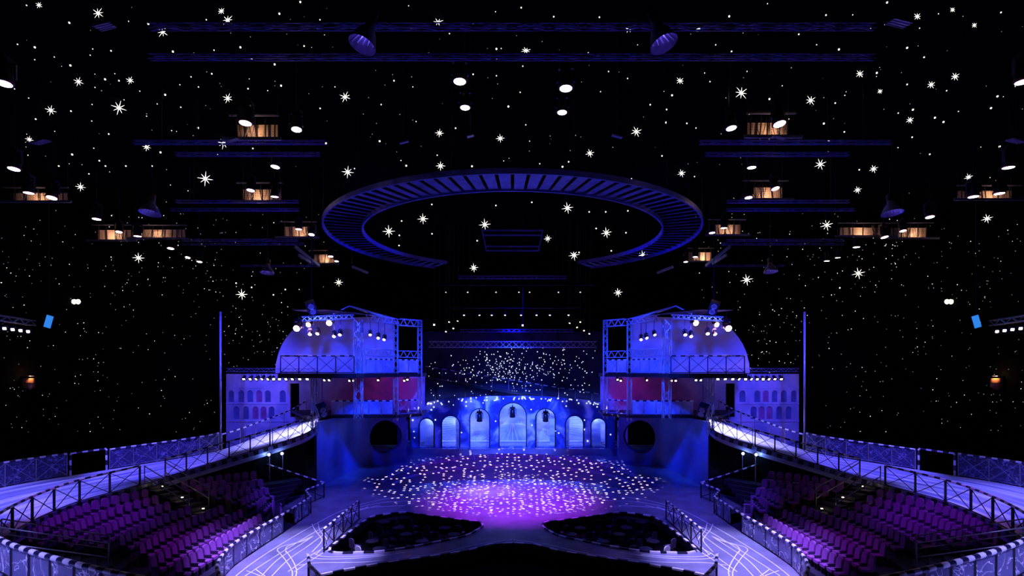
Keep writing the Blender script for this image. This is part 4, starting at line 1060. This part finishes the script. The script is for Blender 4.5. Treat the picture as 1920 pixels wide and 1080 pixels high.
for r, (v, Y, us, lab) in enumerate(((591, 48, (870, 899, 922, 947, 977, 1006, 1031, 1066), 'small warm lamp in the lower row hung between the towers'),
                                     (548, 47, (836, 877, 930, 1018 - 45, 993, 1047, 1088), 'small lamp in the upper row hung between the towers'))):
    a, b = P(us[0] - 25, v - 13, Y + .055), P(us[-1] + 25, v - 13, Y + .055)
    bar = thing('lamp_rail', f'dark pipe carrying the {"lower" if r == 0 else "upper"} row of lamps between the towers', 'lamp rail', tuple(a)); MB().tube([a, b], 0.04, 6).build('pipe', 'steel_dark', bar)
    for f in (0.1, .9): p = a.lerp(b, f); MB().tube([p, V((p.x, p.y, ZC))], 0.015, 4).build('hanger', 'steel_dark', bar)
    for u in us:
        par_can(P(u, v, Y), 0.55, random.uniform(-.5, .5), 'lens_warm', lab, ('lower' if r == 0 else 'upper') + ' lamp row between the towers', 0.5 if r == 0 else .36, a.z - .036)
for u, v, lab in ((814, 609, 'small blue white lamp beside the lattice tower top'), (980, 610, 'single small white lamp hung over the box truss')):
    par_can(P(u, v, 46), 1.2, 0, 'lens_cool', lab, None, .55)
# pyramid of lamp clusters beside the box truss
for u, v in ((842, 600), (850, 612), (858, 598), (836, 618), (1068, 602), (1082, 610), (1095, 616), (1105, 622), (1088, 600)):
    moving_head(P(u, v + 4, 48.5), 0.6, random.uniform(-1, 1), 'lens_warm', 'tiny glinting moving lamp in the cluster above the box truss', 'glinting lamp cluster', .34)
# side truss with lamps, screens, wall lamps
for s in (-1, 1):
    sx = lambda u: u if s == -1 else 2 * CX - u
    a, b = P(sx(-30), 592, 30), P(sx(62), 606, 34)
    truss('side_lamp_truss', 'short truss of paired lamps jutting from the side wall', a, b, 0.3, 8, 'side lamp trusses', mt='steel_grey')
    for k in range(6):
        p = a.lerp(b, (k + .8) / 6) + V((0, -.25, -.56)); par_can(p, 1.15, .5 * -s, 'lens_warm', 'paired lamp on the truss jutting from the side wall', 'side truss lamps', .7, p.z + .385)
    c = P(sx(91), 603, 34); scn = thing('video_screen', 'small tilted cyan blue screen hung beside the side lamp truss', 'screen', tuple(c), 'side screens')
    Rm = Matrix.Rotation(0.28 * -s, 3, 'Y')
    MB().box(c, (0.42, 0.04, 0.78), mtx=Rm).build('glowing_face', 'screen', scn); MB().box(c + V((0, .05, 0)), (0.46, 0.06, 0.82), mtx=Rm).build('casing', 'body', scn)
    MB().tube([c + V((0, .05, 0)), V((c.x, c.y + .05, ZC))], 0.015, 4).build('cable', 'steel_dark', scn)
    # wall lamps
    hit = None
    def wall_at(u, v, off):
        d = V(((u - CX) / F, 1, -(v - HY) / F)); best = 1e9; nb = None
        for i in range(6):
            p, q = V(ROOM[i]), V(ROOM[(i + 1) % 6]); e = q - p; n = V((e.y, -e.x)).normalized()
            den = n.dot(d.xy)
            if abs(den) < 1e-6: continue
            t = n.dot(p) / den
            if 0 < t < best and -1e-6 <= (d.xy * t - p).dot(e) / e.length_squared <= 1 + 1e-6: best = t; nb = n if n.dot(V((0, 25)) - p) > 0 else -n; wall_at.hit = ('wall_left', 'wall_back_left', 'wall_back', 'wall_back_right', 'wall_right', 'wall_front')[i]
        if d.z > 0:
            t = (ZC - CAMZ) / d.z
            if t < best:
                wall_at.hit = 'ceiling'; return V((0, 0, CAMZ)) + d * t + V((0, 0, -off)), V((0, 0, -1))
        h = V((0, 0, CAMZ)) + d * best; return h + V((nb.x, nb.y, 0)) * off, V((nb.x, nb.y, 0))
    c, n = wall_at(sx(45), 718, 0.35)
    wl = thing('wall_lamp', 'small terracotta wall lamp glowing orange on the dark star wall', 'wall lamp', tuple(c), 'orange wall lamps')
    MB().lathe([(0.12, -.5), (0.34, -.3), (0.36, 0.1), (0.3, 0.35)], 16, T(*c), cap=False).build('shade', 'terracotta', wl, True)
    MB().lathe([(0.345, -.04), (0.37, -.04), (0.37, 0.0), (0.345, 0.0)], 16, T(*c), cap=False).build('band', 'steel_dark', wl)
    MB().box(c - n * 0.2, (0.3, 0.3, 0.3)).build('bracket', 'body', wl)
    MB().box(c + V((0.05, -.1, .5)), (0.5, 0.4, 0.04)).build('cap', 'bell', wl)
    point('wall_lamp_bulb', c + V((0, -.25, 0.62)) + n * .35, 50, (1, 0.5, 0.2), 0.05)
    c, n = wall_at(sx(139), 566, 0.25)
    fl = thing('flood_lamp', 'bright twin flood lamp high on the dark star wall', 'flood lamp', tuple(c), 'flood lamps')
    for dx in (-.16, .16):
        MB().lathe([(0.2, 0.0), (0.15, 0.12), (0.03, 0.18)], 12, T(c.x + dx, c.y - .1, c.z) @ Matrix.Rotation(PI / 2, 4, 'X')).build('bulb', 'lamp_white' if s == -1 else 'lamp_green', fl, True)
    MB().box(c - n * .08, (0.7, 0.3, 0.3)).build('housing', 'body', fl)

# ================================================================== lamps of the starry ceiling, lens glare shaped as rays
BIG = [(73, 2, 12), (184, 12, 20), (305, 47, 20), (415, 12, 14), (427, 25, 20), (147, 143, 16), (244, 142, 14), (95, 196, 17), (223, 187, 24), (427, 173, 18), (419, 256, 20), (55, 254, 12), (275, 267, 14), (385, 320, 24), (151, 341, 15),
       (821, 29, 20), (986, 84, 17), (1178, 43, 18), (647, 169, 20), (824, 240, 15), (938, 250, 15), (826, 301, 16), (652, 310, 20), (1193, 235, 19), (1106, 278, 15), (1275, 142, 15), (1278, 316, 14),
       (1311, 44, 15), (1720, 22, 14), (1786, 12, 10), (1827, 41, 10), (1612, 129, 15), (1390, 159, 24), (1520, 177, 18), (1746, 150, 14), (1791, 134, 15), (1650, 165, 10), (1706, 217, 13), (1538, 296, 19), (1638, 308, 14), (1816, 324, 13), (1608, 348, 13),
       (256, 485, 17), (448, 553, 18), (638, 531, 14), (729, 421, 20), (793, 399, 18), (909, 409, 19), (1064, 378, 19), (1137, 425, 18), (1027, 439, 13), (1075, 481, 18), (1205, 468, 16), (889, 504, 15), (1157, 550, 15),
       (1550, 410, 19), (1406, 526, 19), (1614, 514, 19), (1861, 410, 16)]
MIDS = [(50, 9), (130, 41), (241, 39), (278, 43), (387, 36), (524, 24), (563, 2), (600, 36), (33, 82), (65, 87), (65, 111), (102, 106), (174, 91), (208, 94), (132, 121), (324, 95), (364, 99), (401, 93), (420, 112), (451, 87), (472, 109), (570, 85), (515, 119),
        (197, 147), (223, 150), (178, 163), (358, 143), (397, 137), (337, 158), (372, 162), (465, 165), (502, 169), (527, 159), (295, 194), (339, 200), (310, 176), (262, 170), (54, 183), (67, 222), (133, 207), (172, 226), (275, 217), (322, 244), (371, 238), (204, 250),
        (176, 277), (186, 300), (53, 290), (135, 288), (301, 284), (408, 289), (474, 277), (514, 296), (611, 267), (600, 202), (628, 162), (110, 310), (167, 325), (198, 310), (236, 310), (285, 310),
        (766, 10), (929, 21), (977, 13), (887, 42), (771, 51), (843, 62), (1124, 31), (1038, 30), (931, 90), (940, 90), (980, 123), (1103, 98), (887, 138), (931, 141), (774, 162), (739, 150), (975, 172), (1141, 133), (1177, 146), (953, 198), (1126, 171), (715, 195), (986, 233),
        (854, 239), (780, 227), (1219, 195), (1260, 177), (1250, 204), (1249, 228), (712, 263), (762, 309), (752, 300), (885, 310), (1012, 306), (1055, 311), (1066, 302), (1184, 334), (1241, 291), (665, 315), (820, 290),
        (1367, 29), (1439, 6), (1523, 42), (1549, 27), (1599, 27), (1633, 50), (1760, 25), (1877, 22), (1663, 3), (1724, 52), (1342, 83), (1403, 100), (1372, 95), (1463, 101), (1531, 83), (1573, 91), (1498, 63), (1701, 88), (1733, 106), (1321, 136), (1331, 152), (1401, 133),
        (1467, 160), (1616, 142), (1644, 135), (1701, 157), (1443, 184), (1566, 192), (1775, 169), (1870, 179), (1904, 161), (1858, 201), (1684, 211), (1712, 204), (1753, 219), (1797, 208), (1769, 227), (1545, 230), (1583, 246), (1554, 262), (1305, 239), (1288, 230), (1584, 178),
        (1302, 330), (1553, 284), (1743, 288), (1710, 256), (1684, 276), (1874, 273), (1611, 317),
        (753, 413), (749, 440), (810, 437), (810, 382), (930, 384), (997, 378), (895, 450), (1105, 396), (1136, 396), (1177, 394), (1118, 427), (1174, 435), (1146, 469), (1086, 472), (748, 459), (442, 531), (471, 539), (534, 543), (512, 553), (1575, 540)]
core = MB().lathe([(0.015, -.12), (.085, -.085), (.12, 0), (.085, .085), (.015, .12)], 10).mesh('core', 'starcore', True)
glare_ray = MB().add([(-.06, 0, 0), (.06, 0, 0), (0, -.06, 0), (0, .06, 0), (0, 0, 1)], [(0, 2, 4), (2, 1, 4), (1, 3, 4), (3, 0, 4), (0, 3, 1, 2)]).mesh('glare_ray', 'star')  # lens glare modelled as glowing spikes, not part of the lamp
stem = MB().tube([(0, 0, 0), (0, 0, 1)], 0.012, 4).mesh('stem', 'steel_dark')
def hang_pos(u, v, px):
    c, n = wall_at(u, v, 0.02)
    k = px * 1.2 / 2 / F * c.y
    c2, n = wall_at(u, v, k * 1.06)
    return c2, n, k
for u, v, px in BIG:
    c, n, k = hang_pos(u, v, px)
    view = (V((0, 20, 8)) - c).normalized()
    q = view.to_track_quat('Z', 'Y').to_matrix().to_4x4()     # the glare rays face the auditorium
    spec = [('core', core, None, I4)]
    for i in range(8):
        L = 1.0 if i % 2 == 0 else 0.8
        spec.append(('glare_ray', glare_ray, None, Matrix.Rotation(2 * PI * (i + .15) / 8, 4, 'Z') @ Matrix.Rotation(PI / 2, 4, 'X') @ Matrix.Diagonal((1, 1, L, 1))))
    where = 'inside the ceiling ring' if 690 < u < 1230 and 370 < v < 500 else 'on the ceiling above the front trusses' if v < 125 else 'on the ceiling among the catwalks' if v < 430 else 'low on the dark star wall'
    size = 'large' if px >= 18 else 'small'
    e = spawn(spec, 'ceiling_lamp_with_glare', f'{size} white lamp with eight lens glare rays shaped onto it {where}', 'star lamp', T(*c) @ q @ Matrix.Scale(k, 4), f'{size} lamps with shaped glare rays {where}')
# pin lamps: the 300 that show largest one by one, the rest as a field of pin lights
def pinmesh(m): return MB().lathe([(0.15, -.9), (.75, -.7), (1, 0), (.75, .7), (.15, .9)], 6).mesh('pin_lamp', m, True)
pins = {k: pinmesh(k) for k in ('pin', 'pin_dim')}
cnt = 0
def pin_thing(u, v, px, mk, where):
    c, n = wall_at(u, v, 0.02); k = px / 2 / F * c.y
    c, n = wall_at(u, v, k * 0.95)
    o = put('ceiling_pin_lamp', pins[mk], None, tuple(c)); o.scale = (k, k, k)
    tag(o, f'tiny round white pin lamp {where}', 'pin lamp', f'pin lamps {where}')
rnd = random.Random(3)
for u, v in MIDS:
    w_ = 'inside the ceiling ring' if 690 < u < 1230 and 370 < v < 500 else 'on the upper ceiling' if v < 350 else 'on the star wall over the tower'
    pin_thing(u + rnd.uniform(-.3, .3), v, rnd.choice((1.9, 2.3, 2.8, 3.6)) if v < 350 else 2.8, 'pin', w_); cnt += 1
while cnt < 260:
    u, v = rnd.uniform(5, 1915), rnd.uniform(60, 520)
    if 600 < u < 1320 and v > 310: continue
    pin_thing(u, v, rnd.uniform(1.3, 2.0), 'pin' if rnd.random() < .3 else 'pin_dim', 'scattered among the catwalks'); cnt += 1
fields = {}
def blob(mb, c, k): mb.add([c + V((k, 0, 0)), c + V((-k, 0, 0)), c + V((0, k, 0)), c + V((0, -k, 0)), c + V((0, 0, k)), c + V((0, 0, -k))],
                           [(0, 2, 4), (2, 1, 4), (1, 3, 4), (3, 0, 4), (2, 0, 5), (1, 2, 5), (3, 1, 5), (0, 3, 5)])
def scatter(n, u0, u1, v0, v1, lo, hi, skip=None):
    for _ in range(n):
        u, v = rnd.uniform(u0, u1), rnd.uniform(v0, v1)
        if skip and skip(u, v): continue
        c, nn = wall_at(u, v, 0.03); k = rnd.uniform(lo, hi) / 2 / F * c.y
        blob(fields.setdefault((wall_at.hit, 'pin' if rnd.random() < .3 else 'pin_dim'), MB()), c, k)
scatter(260, 0, 415, 420, 810, 1.1, 1.9)
scatter(260, 1507, 1920, 420, 810, 1.1, 1.9)
scatter(70, 420, 545, 560, 700, 1.2, 2.0)
scatter(70, 1378, 1505, 560, 700, 1.2, 2.0)
scatter(110, 200, 620, 400, 560, 1.2, 2.2)
scatter(110, 1300, 1720, 400, 560, 1.2, 2.2)
scatter(90, 0, 1920, 10, 330, 1.0, 1.8, lambda u, v: 600 < u < 1320 and v > 310)
for (nm, mk), mb in fields.items():
    o = mb.build('pin_lights', mk, walls_[nm]); o['kind'] = 'stuff'; o['label'] = ('bright' if mk == 'pin' else 'faint') + ' pinprick lights dotted over the black surface'
cl = MB()
for i in range(340):
    if i < 190: u, v = rnd.gauss(965, 52), rnd.gauss(690, 19)
    else: u, v = rnd.uniform(803, 1120), rnd.uniform(652, 742)
    if not (803 < u < 1120 and 650 < v < 745): continue
    c = P(u, v, 61.03); blob(cl, c, rnd.uniform(1.2, 2.4) / 2 / F * 61)
o = cl.build('star_cloth_lights', 'pin_blue', starcloth); o['kind'] = 'stuff'; o['label'] = 'tiny cool white lights sewn all over the navy cloth'
ac = MB()
for i in range(130):
    t = rnd.random(); x = rnd.uniform(-10.3, 10.3); zt = 4.5 + 1.4 * math.sqrt(max(0, 1 - (x / 10.6) ** 2))
    z = zt - abs(rnd.gauss(0, .25)) - .08 if i < 70 else rnd.uniform(.9, zt - .2)
    if any(inside((x, z), o_) for o_ in ops): continue
    blob(ac, V((x, YA - .03, z)), rnd.uniform(2.2, 3.4) / 2 / F * 55)
o = ac.build('arcade_lights', 'pin_blue', arc); o['kind'] = 'stuff'; o['label'] = 'small white lights set into the arcade wall'

# ================================================================== chairs on the islands
ch_seat = MB().box((0, 0, .45), (.44, .42, .06)).mesh('seat', 'seat_side'); ch_back = rounded_back(.42, .46, .05).mesh('backrest', 'seat_side'); ch_leg = MB().box((0, 0, .21), (.03, .03, .42)).mesh('leg', 'steel_dark')
CH = [('seat', ch_seat, None, I4), ('backrest', ch_back, None, T(0, -.19, .47))] + [('leg', ch_leg, None, T(x, y, 0)) for x in (-.18, .18) for y in (-.17, .17)]
lit_back = rounded_back(.42, .46, .05).mesh('backrest', 'line')  # light falling on the backrest painted as a pale colour
CH2 = [CH[0], ('backrest', lit_back, None, T(0, -.19, .47))] + CH[2:]
tb_top = MB().lathe([(.32, .7), (.33, .72), (.32, .74)], 16).mesh('table_top', 'body'); tb_leg = MB().lathe([(.04, 0.02), (.03, .7)], 8).mesh('pedestal', 'steel_dark'); tb_base = MB().lathe([(.22, 0), (.2, .03)], 12).mesh('base', 'steel_dark')
for s in (-1, 1):
    n = 0
    for r in range(5):
        for c in range(9):
            x, y = -8.2 + c * .85 + .2 * (r % 2), 26.0 + r * 1.15
            p = (x if s == -1 else -x, y)
            if not inside(p, island[s]) or not all(inside((p[0] + dx, p[1] + dy), island[s]) for dx, dy in ((.6, 0), (-.6, 0), (0, .6), (0, -.6))): continue
            ang = math.atan2(38 - y, -p[0]) - PI / 2
            if (c + r) % 3 == 2:
                spawn([('table_top', tb_top, None, I4), ('pedestal', tb_leg, None, I4), ('base', tb_base, None, I4)], 'bistro_table', 'small round dark table among the chairs of the seating island', 'table', T(p[0], p[1], -.9), 'island tables')
            else:
                pale = n == 0
                spawn(CH2 if pale else CH, 'bistro_chair', 'chair at the kerb end of the dark seating island, its lit back painted pale' if pale else 'dark chair set out on the leaf shaped seating island', 'chair', T(p[0], p[1], -.9) @ Matrix.Rotation(ang, 4, 'Z'), 'island chairs with lit backs painted pale' if pale else 'dark island chairs')
                n += 1
